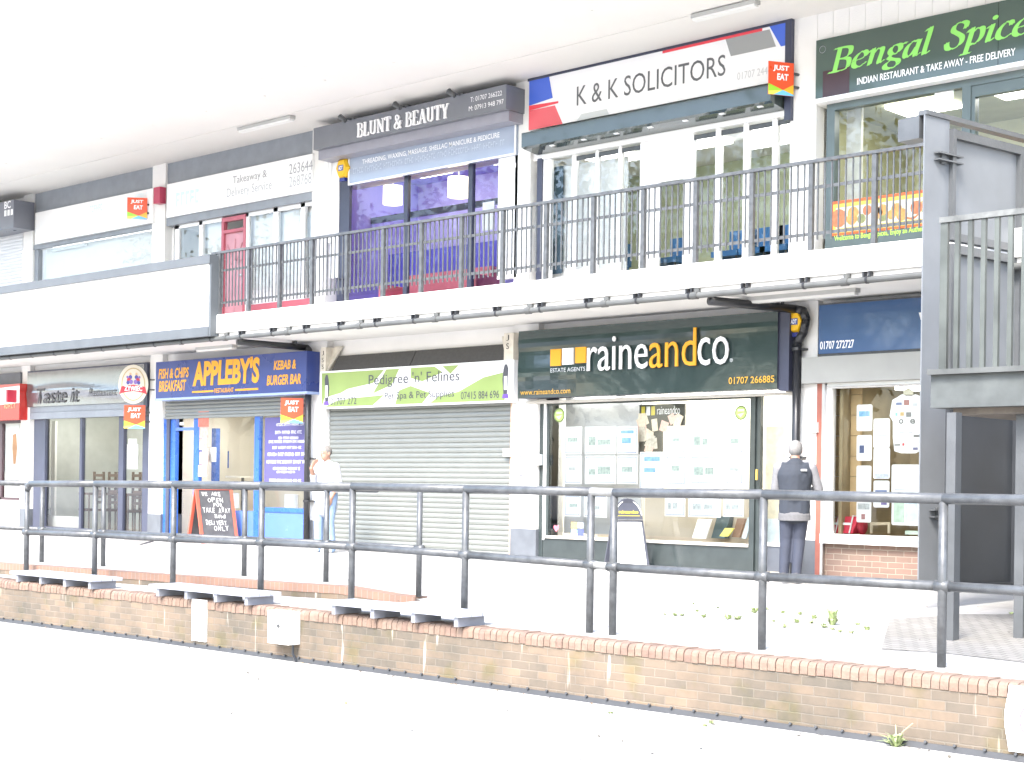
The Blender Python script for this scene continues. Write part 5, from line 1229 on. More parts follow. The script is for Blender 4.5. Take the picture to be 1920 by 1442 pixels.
for k in range(n):
    t0,t1=k/n,(k+1)/n; c0=x0c+.025*math.sin(t0*math.pi)**2*-1; c1=x0c-.025*math.sin(t1*math.pi)**2
    g.quad((c0,yw-.03-.02*math.sin(t0*3),z0c+t0*(z1c-z0c)),(c0+.6,yw-.02,z0c+t0*(z1c-z0c)),(c1+.6,yw-.02,z0c+t1*(z1c-z0c)),(c1,yw-.03-.02*math.sin(t1*3),z0c+t1*(z1c-z0c)))
g.build('sheet',pap,wp)
g=MB(); cx_,cz_=x0c+.22,(z0c+z1c)/2
for k in range(32):
    a0,a1=k*math.pi/16,(k+1)*math.pi/16
    g.quad(*[(cx_+r*math.cos(a),yw-.06,cz_+r*math.sin(a)) for r,a in ((.13,a0),(.13,a1),(.118,a1),(.118,a0))])
g.build('red_ring',M('thin red print',(.65,.12,.15),.5,var=0),wp)

# ---------------------------------------------------------------- black stair tower at the right
st_=thing('staircase','black painted steel staircase tower with landing, railing and boarded panels','staircase',(5,-4,0))
sp1=M('stair black paint',(.075,.08,.084),.42,var=.22,scale=3,bump=.1); sp2=M('stair panel paint',(.14,.15,.16),.5,var=.15,scale=2); sp3=M('weathered stair fascia',(.065,.072,.07),.6,var=.4,scale=4)
Yl=-4.9; zl1=F(1738,693,Yl)[1]; zl0=F(1738,705,Yl)[1]; xL=F(1738,693,Yl)[0]
g=MB(); g.box(xL,9,Yl,-1.6,zl0+.01,zl1); g.build('landing',M('worn concrete landing',(.075,.08,.077),.7,var=.3,scale=5),st_)
xb_=F(1745,740,Yl+.06)[0]; zb0=F(1745,765,Yl+.06)[1]
g=MB(); g.box(xb_,9,Yl+.06,Yl+.2,zb0,zl0+.008); g.box(xb_,xb_+.1,Yl+.2,-1.7,zb0,zl0+.008); g.build('edge_beam',sp3,st_)
g=MB(); g.box(xb_+.15,9,Yl+.2,-1.8,zb0-.06,zb0+.0); g.build('soffit_plate',M('rusty soffit plate',(.14,.12,.1),.8,var=.4,scale=6),st_)
# landing railing
xh=F(1768,415,Yl+.05)[0]; zh=F(1770,412,Yl+.05)[1]
g=MB(); g.box(xh-.02,9,Yl+.02,Yl+.09,zh-.03,zh+.02); g.build('handrail',M('flaking handrail paint',(.11,.115,.11),.6,var=.4,scale=12),st_)
g=MB(); x=xh+.02; k=0
balm=M('mossy black bar paint',(.065,.073,.066),.5,var=.5,scale=2)
while x<6.6:
    g=MB(); wd=.035 if k==0 else .021; g.box(x-wd,x+wd,Yl+.035,Yl+.075,zl1,zh-.031); g.build('baluster',balm,st_); x+=.125; k+=1
# posts under the landing
for (px_,py_,zz,wd) in ((1786,1196,-.15,.055),(1916,1191,-.13,.055)):
    X,Yq=G(px_,py_,zz); g=MB(); g.box(X-wd,X+wd*.6,Yq-wd,Yq+wd,zz-.05,zb0-.06); g.build('post',sp1,st_)
# tall end column and boarded panels
Yc=-3.0
xc0,zc1=F(1741,216,Yc); xc1=F(1777,222,Yc)[0]; zc0=F(1728,1096,Yc)[1]
D=Vector((.146,.989,0)); N_=Vector((.989,-.146,0)); O=Vector((xc0,Yc,0))
g=MB(); g.obox(O,D,(0,0,1),N_,-.06,.36,zc0,zc1,-.015,0); cl=g.build('end_column',sp2,st_)
g=MB(); g.obox(O,D,(0,0,1),N_,-.06,.15,F(1741,258,Yc)[1],zc1-.0,-.34,-.071); g.build('cap_box',sp1,st_)
# panel frames: upper and lower
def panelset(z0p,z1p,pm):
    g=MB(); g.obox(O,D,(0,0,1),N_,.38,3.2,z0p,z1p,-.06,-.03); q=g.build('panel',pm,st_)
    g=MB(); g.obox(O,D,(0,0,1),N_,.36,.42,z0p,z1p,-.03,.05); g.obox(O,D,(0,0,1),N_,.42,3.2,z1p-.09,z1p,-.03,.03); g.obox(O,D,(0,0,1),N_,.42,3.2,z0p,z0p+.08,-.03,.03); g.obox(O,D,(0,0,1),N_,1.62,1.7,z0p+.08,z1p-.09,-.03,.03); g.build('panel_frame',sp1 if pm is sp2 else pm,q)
zmid=F(1800,440,Yc)[1]
panelset(zmid+.02,F(1800,236,Yc+.3)[1],sp2); panelset(zl1+.02,zmid-.02,sp2); panelset(zc0-.1,zl0,M('shaded store door paint',(.032,.036,.042),.5,var=.2,scale=2))  # lowest panel darkened in colour for the shade under the landing
g=MB(); g.obox(O,D,(0,0,1),N_,-.06,3.2,zc1-.0,zc1+.05,-.09,.02); g.build('top_rail',sp1,st_)
for zz in (F(1770,287,Yc)[1],F(1770,965,Yc)[1]):
    g=MB(); g.obox(O,D,(0,0,1),N_,.1,.52,zz-.035,zz-.02,.0,.07); g.obox(O,D,(0,0,1),N_,.1,.52,zz+.035,zz+.05,.0,.07); g.obox(O,D,(0,0,1),N_,.2,.28,zz-.06,zz+.07,.0,.03); g.build('bolt_hinge',sp1,st_)
g=MB(); g.box(6.25,6.31,-4.6,-1.65,-.2,zb0-.07); g.build('shade_board',sp1,st_)  # boards out of view, added to keep light from under the landing
g=MB(); g.box(4.9,6.25,-1.68,-1.62,-.2,zb0-.07); g.build('shade_board',sp1,st_)
# flight of steps from landing to balcony, largely hidden behind
g=MB()
for k in range(9): g.box(5.6+k*.25,5.6+k*.25+.28,-1.65,-.2 if False else -1.65-1.0,zl1+.0+k*.2,zl1+.04+k*.2)
g.build('flight',sp1,st_)

# ---------------------------------------------------------------- pen-drawn lettering (broad nib) for the two serif names
def smooth(pts,n=5):
    if len(pts)<3: return pts
    out=[]; P=[pts[0]]+list(pts)+[pts[-1]]
    for i in range(1,len(P)-2):
        p0,p1,p2,p3=P[i-1:i+3]
        for k in range(n):
            t=k/n; out.append(tuple(.5*((2*b)+(c-a)*t+(2*a-5*b+4*c-d)*t*t+(3*b-a-3*c+d)*t**3) for a,b,c,d in zip(p0,p1,p2,p3)))
    out.append(pts[-1]); return out
class Pen:
    def __init__(s,mb,org,sx,sy,shear,nib,thin,N,ext): s.mb,s.o,s.sx,s.sy,s.sh,s.nib,s.th,s.N,s.k,s.ext=mb,Vector(org),sx,sy,shear,nib,thin,Vector(N),0,ext
    def pt(s,x,y): return s.o+Vector(((x+y*s.sh)*s.sx,0,y*s.sy))+s.N*(s.ext+s.k*1e-4)
    def face(s,q):
        s.k=(s.k+1)%40; s.mb.poly([s.pt(*p) for p in q])
        if s.ext>.005:
            n=len(q)
            for i in range(n):
                a,b=s.pt(*q[i]),s.pt(*q[(i+1)%n]); s.mb.quad(a,b,b-s.N*s.ext,a-s.N*s.ext)
    def stroke(s,pts,x0,curve=True,nib=None):
        nb=nib or s.nib; P=smooth(pts) if curve else pts
        for (xa,ya),(xb,yb) in zip(P[:-1],P[1:]):
            xa+=x0;xb+=x0; dx,dy=xb-xa,yb-ya; l=math.hypot(dx,dy) or 1e-6
            px,py=-dy/l,dx/l; w=abs(nb[0]*px+nb[1]*py)
            nx,ny=nb if w>s.th else (px*s.th,py*s.th)
            s.face([(xa-nx,ya-ny),(xb-nx,yb-ny),(xb+nx,yb+ny),(xa+nx,ya+ny)])
        for x,y in ((P[0],P[-1]) if curve else ()):
            r=s.th*1.1; s.face([(x+x0+r*math.cos(t*math.pi/4),y+r*math.sin(t*math.pi/4)) for t in range(8)])
    def dot(s,x,y,r,x0): s.face([(x+x0+r*math.cos(t*math.pi/6),y+r*math.sin(t*math.pi/6)) for t in range(12)])
ITAL={'B':(.66,[[(.13,.02),(.13,.93)],[(-.02,.93),(.3,.93),(.5,.86),(.5,.6),(.32,.5),(.13,.49)],[(.3,.5),(.52,.42),(.54,.12),(.34,.02),(-.04,.02)]]),
 'e':(.5,[[(.1,.3),(.3,.34),(.42,.45),(.36,.6),(.22,.6),(.08,.4),(.07,.14),(.2,.02),(.34,.06),(.45,.16)]]),
 'n':(.6,[[(.02,.52),(.12,.6),(.1,.02)],[(.1,.36),(.24,.58),(.38,.6),(.42,.48),(.39,.1),(.44,.02),(.54,.1)]]),
 'g':(.52,[[(.3,.61),(.14,.56),(.08,.4),(.16,.26),(.3,.26),(.4,.4),(.36,.57),(.26,.61)],[(.16,.25),(.1,.14),(.22,.06),(.4,.0),(.44,-.14),(.3,-.27),(.08,-.25),(.02,-.12),(.12,.0),(.22,.05)],[(.36,.55),(.44,.6),(.54,.58)]]),
 'a':(.56,[[(.4,.58),(.26,.61),(.1,.44),(.07,.14),(.16,.02),(.3,.14),(.4,.4)],[(.44,.61),(.4,.14),(.43,.02),(.54,.1)]]),
 'l':(.3,[[(.03,.9),(.14,.96),(.11,.14),(.15,.02),(.27,.1)]]),
 'S':(.6,[[(.5,.7),(.5,.88),(.34,.96),(.16,.88),(.14,.68),(.3,.54),(.46,.38),(.46,.14),(.28,.0),(.1,.04),(.03,.26)]]),
 'p':(.56,[[(.02,.52),(.12,.6),(.08,-.28)],[(-.04,-.28),(.2,-.28)],[(.12,.44),(.26,.6),(.42,.56),(.44,.24),(.3,.03),(.1,.06)]]),
 'i':(.3,[[(.02,.52),(.13,.6),(.1,.12),(.14,.02),(.26,.1)]]),
 'c':(.47,[[(.4,.48),(.36,.6),(.22,.6),(.08,.4),(.07,.14),(.2,.02),(.34,.06),(.43,.14)]]),' ':(.42,[])}
o,Ys=BENGAL; g=MB(); Yt=Ys-.004
xa_,zb_=F(1557,137,Yt); xe=F(1751,88,Yt)[0]
Z1=F(1597,92,Yt)[1]; hcap=F(1557,92,Yt)[1]*0+ (F(1592,85,Yt)[1]-F(1592,129.5,Yt)[1])/.95
word='Bengal Spice'; wid=sum(ITAL[c][0] for c in 'Bengal'); sx=(xe-xa_)/(wid+.12)
pen=Pen(g,(xa_,Yt,zb_),sx,hcap,.2,(.075,.035),.022,(0,-1,0),.0); x=0
for ch in word:
    w,sts=ITAL[ch]
    for st in sts: pen.stroke(st,x)
    if ch=='i': pen.dot(.16,.86,.085,x)
    x+=w
g.build('lettering',M('lime green vinyl',(.22,.58,.11),.4,var=0),o)
def arc(cx,cy,rx,ry,a0,a1,n=8): return [(cx+rx*math.cos(R(a0+(a1-a0)*k/n)),cy+ry*math.sin(R(a0+(a1-a0)*k/n))) for k in range(n+1)]
SER={'B':(.66,[[(.16,0),(.16,1)]],[[(.16,1)]+arc(.32,.76,.2,.24,90,-90)+[(.16,.52)],[(.16,.52)]+arc(.34,.26,.23,.26,90,-90)+[(.16,0)]],[(.02,.3,1),(.02,.3,0)]),
 'L':(.6,[[(.16,0),(.16,1)]],[[(.1,.0),(.5,.0),(.52,.22)]],[(.02,.3,1),(.02,.2,0)]),
 'U':(.74,[[(.16,1),(.16,.3)]],[[(.16,.34)]+arc(.36,.28,.2,.27,180,360)+[(.56,.4),(.56,1)]],[(.02,.3,1),(.46,.68,1)]),
 'N':(.76,[[(.14,.98),(.58,.02)]],[[(.14,0),(.14,1)],[(.58,0),(.58,1)]],[(.0,.2,1),(.04,.26,0),(.46,.7,1)]),
 'T':(.64,[[(.31,0),(.31,1)]],[[(.04,.8),(.04,1),(.58,1),(.58,.8)]],[(.18,.44,0)]),
 'E':(.62,[[(.16,0),(.16,1)]],[[(.16,1),(.5,1),(.51,.8)],[(.16,.52),(.4,.52)],[(.16,0),(.52,0),(.54,.22)]],[(.02,.2,1),(.02,.2,0)]),
 'A':(.72,[[(.34,1),(.58,.0)]],[[(.34,1),(.1,0)],[(.18,.34),(.48,.34)]],[(.0,.22,0),(.46,.7,0)]),
 'Y':(.68,[[(.32,.48),(.32,0)],[(.12,1),(.32,.46)]],[[(.54,1),(.32,.46)]],[(.02,.26,1),(.44,.64,1),(.2,.45,0)]),
 '&':(.8,[[(.2,.72),(.62,.0)]],[[(.6,.46),(.5,.18),(.3,.0),(.12,.06),(.08,.24),(.2,.44),(.42,.66),(.44,.86),(.3,1.0),(.18,.9),(.2,.7)]],[(.52,.74,.5)]),' ':(.3,[],[],[])}
o,x0,x1,z0,z1,Yb=SALON
Yt=Yb-.002; xa_,zb_=F(671,258,Yt); xe=F(842,221,Yt)[0]; zt_=F(672,232.5,Yt)[1]
word='BLUNT & BEAUTY'; wid=sum(SER[c][0] for c in word)-.06; g=MB()
pen=Pen(g,(xa_,Yt,zb_),(xe-xa_)/wid,zt_-zb_,.0,(.078,0),.026,(0,-1,0),.03); x=0
for ch in word:
    w,thick,thin,serif=SER[ch]
    for st in thick: pen.stroke(st,x,False,(.085,0))
    for st in thin: pen.stroke(st,x,ch in '&',(.04 if ch!='&' else .06,0)) if ch not in 'BU' else pen.stroke(st,x,False,(.07,0))
    for a,b,y in serif: yy=min(max(y,.025),.975); pen.face([(x+a,yy-.028),(x+b,yy-.028),(x+b,yy+.028),(x+a,yy+.028)])
    x+=w
g.build('lettering',wht,o)

# ---------------------------------------------------------------- boards standing on the terrace
def aboard(name,lab,px_base,yaw,w,h,spread,arch,face_m,frame_m):
    by_=-.5; bx_=F(px_base[0],px_base[1],by_)[0]; zb=-.185*((.6-by_)/6.1)+.004
    o=thing(name,lab,'sign board',(bx_,by_,zb))
    vd=Vector((bx_-C[0],by_-C[1],0)).normalized(); n=-vd; n.rotate(Matrix.Rotation(R(yaw),3,'Z')); u=Vector((-n.y,n.x,0)); 
    B=Vector((bx_,by_,zb)); out=[]
    for sgn,nm in ((1,'front_leaf'),(-1,'rear_leaf')):
        foot=B+ (Vector((0,0,0)) if sgn>0 else -n*spread); apex=B-n*spread/2+Vector((0,0,h)); V=(apex-foot).normalized(); L=(apex-foot).length; Nn=u.cross(V)*sgn
        if Nn.dot(n*sgn)<0: Nn=-Nn
        out.append((foot,V,L,Nn,nm))
    return o,u,out
chalk=M('chalkboard black',(.075,.075,.078),.85,var=.25,scale=6); rdf=M('red orange painted timber',(.5,.1,.06),.55,var=.15)
o,u,LV=aboard('chalkboard','red framed chalkboard with white handwriting standing outside the chip shop',(413,1019),30,.74,1.05,.55,False,chalk,rdf)
CBW=.78
for (foot,V,L,Nn,nm) in LV:
    g=MB(); g.obox(foot,u,V,Nn,-CBW/2+.06,CBW/2-.06,.06,L-.06,-.012,.0); q=g.build(nm,chalk,o)
    g=MB()
    for a_,b_,c2,d in ((-CBW/2,-CBW/2+.06,0,L),(CBW/2-.06,CBW/2,0,L),(-CBW/2+.06,CBW/2-.06,L-.06,L),(-CBW/2+.06,CBW/2-.06,.05,.1)): g.obox(foot,u,V,Nn,a_,b_,c2,d,-.018,.012)
    g.build('frame',rdf,q)
foot,V,L,Nn,nm=LV[0]; g=MB(); rnd=random.Random(8)
for t,c0,c1,v0,hh in (('WE ARE',.08,.72,.84,.075),('OPEN',.26,.78,.735,.085),('FOR',.42,.74,.65,.07),('TAKE AWAY',.06,.98,.545,.095),('and',.42,.8,.455,.07),('DELIVERY',.12,.8,.335,.09),('ONLY',.36,.86,.235,.09)):
    wB=CBW-.14; xx=-wB/2+c0*wB; tw=(c1-c0)*wB; n_=len(t)
    for k,ch in enumerate(t):
        if ch==' ': continue
        g.text(ch,foot+u*(xx+tw*k/n_)+V*(v0*L+rnd.uniform(-.008,.008))+Nn*.004,u,V,tw/n_*(.78 if ch!='I' else .2),hh*rnd.uniform(.9,1.1),shear=rnd.uniform(-.12,.15))
g.build('handwriting',M('white chalk',(.75,.74,.7),.9,var=.1,scale=30),o)
o,u,LV=aboard('pavement_sign','black arch topped pavement sign with blank white panel before the estate agent window',(1186,1062),24,.5,1.0,.42,True,None,None)
for (foot,V,L,Nn,nm) in LV:
    w=.27; pts=[(-w,0),(w,0)]+[(w*.8*math.cos(R(a_)),L*.7+L*.3*math.sin(R(a_))) for a_ in range(0,181,15)]
    g=MB(); g.prism([tuple(foot+u*a_+V*b_) for a_,b_ in pts],Nn*-.03); q=g.build(nm,M('black plastic board',(.06,.065,.085),.4,var=.1),o)
    g=MB(); g.obox(foot,u,V,Nn,-.24,.215,L*.68,L*.7,.002,.012); g.build('clip_bar',chrome,q)
    arcp=[tuple(foot+u*(w*.76*math.cos(R(a_)))+V*(L*.71+L*.26*math.sin(R(a_)))+Nn*.004) for a_ in range(10,171,16)]
    g=MB(); g.tube(arcp,.006,6); g.build('edge_trim',gloss,q)
foot,V,L,Nn,nm=LV[0]
g=MB(); g.prism([tuple(foot+u*a_+V*b_+Nn*.004) for a_,b_ in ((-.225,.04),(.225,.04),(.185,L*.66),(-.185,L*.66))],Nn*-.003); g.build('blank_panel',pap,o)
g=MB(); g.text('raineandco',foot+u*-.15+V*(L*.78)+Nn*.005,u,V,.3,.05,bold=.02); g.obox(foot,u,V,Nn,-.17,.17,L*.745,L*.752,.001,.004); g.build('lettering',M('amber yellow print',(.65,.5,.06),.4,var=0),o)
# grey access ramp plate
g=MB(); pts=[G(212,1020,-.03),G(262,1023,-.03),G(312,1009,-.01),G(268,1006,-.01)]
g.prism([(x,y,z) for (x,y),z in zip(pts,(-.035,-.035,.02,.02))],(0,0,.025)); solo('access_ramp',g,M('grey ramp plate',(.2,.195,.18),.7,var=.15),'small grey access ramp plate lying outside the silver signed restaurant','ramp')

# ---------------------------------------------------------------- people
def remesh(mb,vox,name,mat,parent,it=4,smoothf=.5):
    me=bpy.data.meshes.new('r'); me.from_pydata(mb.v,[],mb.f); bm=bmesh.new(); bm.from_mesh(me); bmesh.ops.recalc_face_normals(bm,faces=bm.faces); bm.to_mesh(me); bm.free()
    ob=bpy.data.objects.new('r',me); COL.objects.link(ob)
    m=ob.modifiers.new('r','REMESH'); m.mode='VOXEL'; m.voxel_size=vox
    m2=ob.modifiers.new('s','SMOOTH'); m2.iterations=it; m2.factor=smoothf
    dg=bpy.context.evaluated_depsgraph_get(); ev=ob.evaluated_get(dg); me2=bpy.data.meshes.new_from_object(ev,depsgraph=dg)
    COL.objects.unlink(ob); bpy.data.objects.remove(ob); bpy.data.meshes.remove(me)
    me2.name=name; me2.materials.clear(); me2.materials.append(mat); me2.polygons.foreach_set('use_smooth',[True]*len(me2.polygons))
    o=bpy.data.objects.new(name,me2); COL.objects.link(o); o.parent=parent; ORG[o.name]=ORG[parent.name]; return o
def cap(g,p,q,r1,r2,n=12): g.cyl(p,q,r1,r2,n=n); g.ball(p,r1,n,8); g.ball(q,r2,n,8)
def chain(g,pts):
    for (p,r1),(q,r2) in zip(pts[:-1],pts[1:]): cap(g,p,q,r1,r2)
def hand(g,wrist,d,palmn,side,curl=.5):
    """five fingers: d along the hand, palmn palm normal, side towards the thumb"""
    d,pn,sd=Vector(d).normalized(),Vector(palmn).normalized(),Vector(side).normalized(); w=Vector(wrist)
    for k in range(4): cap(g,w+sd*(.026-.017*k)*.7,w+d*.085+sd*(.029-.019*k),.016,.0125,8)
    for k,L in enumerate((.072,.082,.076,.058)):
        b=w+d*.085+sd*(.03-.0195*k); d1=(d+pn*curl*.5).normalized(); d2=(d+pn*curl*1.6).normalized()
        m=b+d1*L*.5; e=m+d2*L*.5; cap(g,b,m,.0098,.0092,8); cap(g,m,e,.0092,.008,8)
    t0=w+d*.03+sd*.028; t1=t0+(d*.5+sd*.8+pn*.3).normalized()*.04; t2=t1+(d+sd*.3+pn*.4).normalized()*.032; cap(g,t0,t1,.0125,.011,8); cap(g,t1,t2,.011,.009,8)
def head(g,c,fw,rtv,upv=(0,0,1)):
    c,fw,rtv,u=Vector(c),Vector(fw),Vector(rtv),Vector(upv)
    def el(p,r,a,b,h,n=14):
        k=len(g.v); g.ball((0,0,0),1,n,10)
        for i in range(k,len(g.v)): x,y,z=g.v[i]; g.v[i]=tuple(p+rtv*(x*a*r)+fw*(y*b*r)+u*(z*h*r))
    el(c+fw*-.01+u*.03,1,.076,.096,.092); el(c+fw*.02+u*-.045,1,.06,.072,.075); el(c+fw*.055+u*-.088,1,.03,.03,.024)
    cap(g,c+fw*.082+u*.012,c+fw*.112+u*-.028,.010,.0165,8)       # nose
    el(c+fw*.086+u*.03,1,.05,.012,.01)                               # brow
    el(c+fw*.086+u*-.062,1,.024,.011,.008)                             # lips
    for s2 in (-1,1): el(c+rtv*.078*s2+fw*-.012+u*-.005,1,.011,.022,.033)
def frame_of(yaw_fwd):
    fw=Vector(yaw_fwd).normalized(); return fw,Vector((fw.y,-fw.x,0))
def person(lab,px,pose):
    bx_,by_=pose['at']; zb=pose.get('z',0.)
    o=thing('person',lab,'person',(bx_,by_,zb)); fw,rv=frame_of(pose['fwd']); H=pose['h']/1.75
    L=lambda x,y,z: tuple((rv*x+fw*y+Vector((0,0,z)))*H)
    return o,fw,rv,L
skin=M('warm skin',(.33,.185,.13),.55,var=.06,scale=12)
def eyes(o,c,fw,rv):
    for s2 in (-1,1):
        g=MB(); p=Vector(c)+fw*.088+rv*.031*s2+Vector((0,0,.012)); g.ball(p,.011,8,6)
        e=g; me=e.build('eye',M('eye white',(.5,.48,.45),.3,var=0),None); me.parent=o; ORG[me.name]=ORG[o.name]
        g=MB(); g.ball(p+fw*.007,.0055,8,6); me=g.build('pupil',blk,None); me.parent=o
# --- man in the white shirt smoking by the shutter
ax,ay=G(611,1036,-.02)
vd=Vector((ax-C[0],ay-C[1],0)).normalized(); rgt=Vector((vd.y,-vd.x,0))
fwv=(-vd*.62-rgt*.78)
o,fw,rv,L=person('grey haired man in an untucked white shirt and pale jeans smoking by the shutter',None,dict(at=(ax,ay),z=-.02,fwd=fwv,h=1.78))
Hh=(0,.03,1.60); nk=(0,-.01,1.45)
g=MB(); J={'hipL':(-.1,0,.92),'hipR':(.1,0,.92),'knL':(-.11,.03,.5),'knR':(.12,.06,.5),'anL':(-.12,-.02,.09),'anR':(.14,.04,.09)}
chain(g,[(L(0,0,.95),.14),(L(0,-.01,1.15),.135),(L(0,-.02,1.34),.14)])
for s2 in (-1,1): chain(g,[(L(s2*.06,-.02,1.36),.085),(L(s2*.17,-.02,1.39),.06)])
chain(g,[(L(0,-.02,1.4),.065),(L(0,.0,1.5),.056),(L(0,.015,1.56),.055)])
for a_,b_,c2 in (('hipL','knL','anL'),('hipR','knR','anR')):
    chain(g,[(L(*J[a_]),.095),(L(*J[b_]),.06),(L(*J[c_] if False else J[c2]),.04)])
    x,y,z=J[c2]; cap(g,L(x,y-.02,.045),L(x,y+.15,.035),.042,.036)
SR=[(L(.19,-.02,1.39),.055),(L(.245,.05,1.14),.045),(L(.14,.21,1.36),.033)]; chain(g,SR)
SL=[(L(-.19,-.02,1.39),.055),(L(-.25,-.04,1.12),.045),(L(-.21,.07,.9),.033)]; chain(g,SL)
hc=L(*Hh); head(g,hc,fw,rv)
hand(g,L(.13,.215,1.38),Vector(L(.05,.15,1.52))-Vector(L(.13,.215,1.38)),-fw-rv*.3,fw*.4-rv*.2+Vector((0,0,.8)),.7)
hand(g,L(-.21,.075,.89),(0,0,-1)+0*fw if False else Vector((0,0,-1))+fw*.25,rv,fw,.5)
body=remesh(g,.0085,'body',skin,o,3)
eyes(o,hc,fw,rv)
g=MB(); 
for k in range(1): 
    p=Vector(hc); kk=len(g.v); g.ball((0,0,0),1,16,12)
    for i in range(kk,len(g.v)): x,y,z=g.v[i]; g.v[i]=tuple(p+rv*(x*.081)+fw*(-.02+y*.097)+Vector((0,0,.036+z*.094)))
    g.f=[f for f in g.f if not all((Vector(g.v[i])-p).dot(fw)>.045 and (Vector(g.v[i])-p).z<.085 for i in f) and not all((Vector(g.v[i])-p).z<-.035 for i in f)]; g.m=[0]*len(g.f)
hr=g.build('hair',M('grey hair',(.16,.15,.14),.8,var=.3,scale=60,bump=.5,bscale=200),None,smooth=True); hr.parent=o
shirt=M('white cotton shirt',(.4,.41,.44),.8,var=.05,scale=5,bump=.5,bscale=9)
g=MB(); chain(g,[(L(0,.0,.74),.185),(L(0,0,.95),.175),(L(0,-.01,1.15),.165),(L(0,-.02,1.33),.162)])
for s2 in (-1,1): chain(g,[(L(s2*.06,-.02,1.37),.1),(L(s2*.18,-.02,1.39),.075)])
chain(g,[(SR[0][0],.075),(SR[1][0],.068),(L(.2,.125,1.24),.056)]); chain(g,[(SL[0][0],.075),(SL[1][0],.07),(L(-.235,.0,1.02),.062)])
for s2 in (-1,1): cap(g,L(s2*.045,.0,1.475),L(s2*.03,.085,1.42),.03,.022)
remesh(g,.012,'shirt',shirt,o,5)
g=MB()
for a_,b_,c2 in (('hipL','knL','anL'),('hipR','knR','anR')): 
    x,y,z=J[c2]; chain(g,[(L(*J[a_]),.125),(L(*J[b_]),.085),(L(x,y,.11),.07),(L(x,y,.07),.075)])
remesh(g,.012,'jeans',M('pale blue denim',(.2,.28,.42),.85,var=.15,scale=10,bump=.3),o,3)
for c2 in ('anL','anR'):
    x,y,z=J[c2]; g=MB(); cap(g,L(x,y-.04,.05),L(x,y+.17,.04),.052,.046); remesh(g,.012,'shoe',M('white trainer leather',(.7,.7,.68),.5,var=.05),o,3)
g=MB(); p=Vector(L(.06,.17,1.535)); g.cyl(p,p+fw*.06-rv*.01+Vector((0,0,-.01)),.004,n=6); c2=g.build('cigarette',pap,None); c2.parent=o
# --- man seen from behind at the estate agent window
ax,ay=G(1488,1087,-.0)
vd=Vector((ax-C[0],ay-C[1],0)).normalized()
o,fw,rv,L=person('grey haired man seen from behind in a navy sweatshirt with grey sleeves',None,dict(at=(ax,ay),z=-.0,fwd=vd+Vector((-.05,.12,0)),h=1.76))
J={'hipL':(-.09,0,.92),'hipR':(.09,0,.92),'knL':(-.1,.03,.5),'knR':(.06,.04,.5),'anL':(-.12,-.03,.09),'anR':(.03,-.06,.09)}
g=MB(); chain(g,[(L(0,0,.95),.14),(L(0,-.01,1.15),.14),(L(0,-.01,1.34),.145)])
for s2 in (-1,1): chain(g,[(L(s2*.06,-.01,1.36),.09),(L(s2*.18,-.01,1.39),.062)])
chain(g,[(L(0,-.01,1.4),.068),(L(0,.0,1.5),.06),(L(0,.015,1.56),.058)])
for a_,b_,c2 in (('hipL','knL','anL'),('hipR','knR','anR')):
    chain(g,[(L(*J[a_]),.095),(L(*J[b_]),.06),(L(*J[c2]),.04)]); x,y,z=J[c2]; cap(g,L(x,y-.02,.045),L(x,y+.15,.035),.042,.036)
SR=[(L(.2,-.01,1.39),.055),(L(.285,.06,1.13),.045),(L(.19,.3,1.1),.033)]; SL=[(L(-.2,-.01,1.39),.055),(L(-.24,.08,1.12),.045),(L(-.12,.3,1.1),.033)]
chain(g,SR); chain(g,SL)
hand(g,L(.18,.31,1.1),fw-rv*.5,-rv+Vector((0,0,.2)),Vector((0,0,1)),.6); hand(g,L(-.11,.31,1.1),fw+rv*.5,rv+Vector((0,0,.2)),Vector((0,0,1)),.6)
hc=L(0,.03,1.60); head(g,hc,fw,rv); remesh(g,.0085,'body',skin,o,3); eyes(o,hc,fw,rv)
g=MB(); p=Vector(hc); g.ball((0,0,0),1,18,14)
for i in range(len(g.v)): x,y,z=g.v[i]; g.v[i]=tuple(p+rv*(x*.088)+fw*(-.02+y*.104)+Vector((0,0,.03+z*.106)))
g.f=[f for f in g.f if not all((Vector(g.v[i])-p).dot(fw)>.05 and (Vector(g.v[i])-p).z<.085 for i in f) and not all((Vector(g.v[i])-p).z<-.06 for i in f)]; g.m=[0]*len(g.f)
hr=g.build('hair',M('silver hair',(.2,.195,.19),.8,var=.25,scale=60,bump=.5,bscale=200),None,smooth=True); hr.parent=o
nav=M('navy sweatshirt',(.028,.034,.046),.85,var=.12,scale=6,bump=.4,bscale=12); gslv=M('grey marl sleeve',(.19,.19,.2),.9,var=.12,scale=30,bump=.3)
g=MB()
for s2 in (-1,1): chain(g,[(L(s2*.045,0,.83),.15),(L(s2*.045,0,1.0),.15),(L(s2*.05,-.01,1.15),.15),(L(s2*.075,-.02,1.3),.15)])
chain(g,[(L(0,-.02,1.05),.165),(L(0,-.03,1.3),.168),(L(0,-.02,1.4),.12),(L(0,-.015,1.455),.075)])
for s2 in (-1,1): chain(g,[(L(s2*.05,-.01,1.38),.105),(L(s2*.14,-.01,1.4),.075)])
remesh(g,.012,'sweatshirt',nav,o,5)
for ch in (SR,SL):
    sg2=1 if ch is SR else -1
    g=MB(); chain(g,[(L(sg2*.1,-.01,1.435),.055),(ch[0][0],.07),(ch[1][0],.062),(ch[2][0],.05)]); remesh(g,.012,'sleeve',gslv,o,4)
g=MB(); 
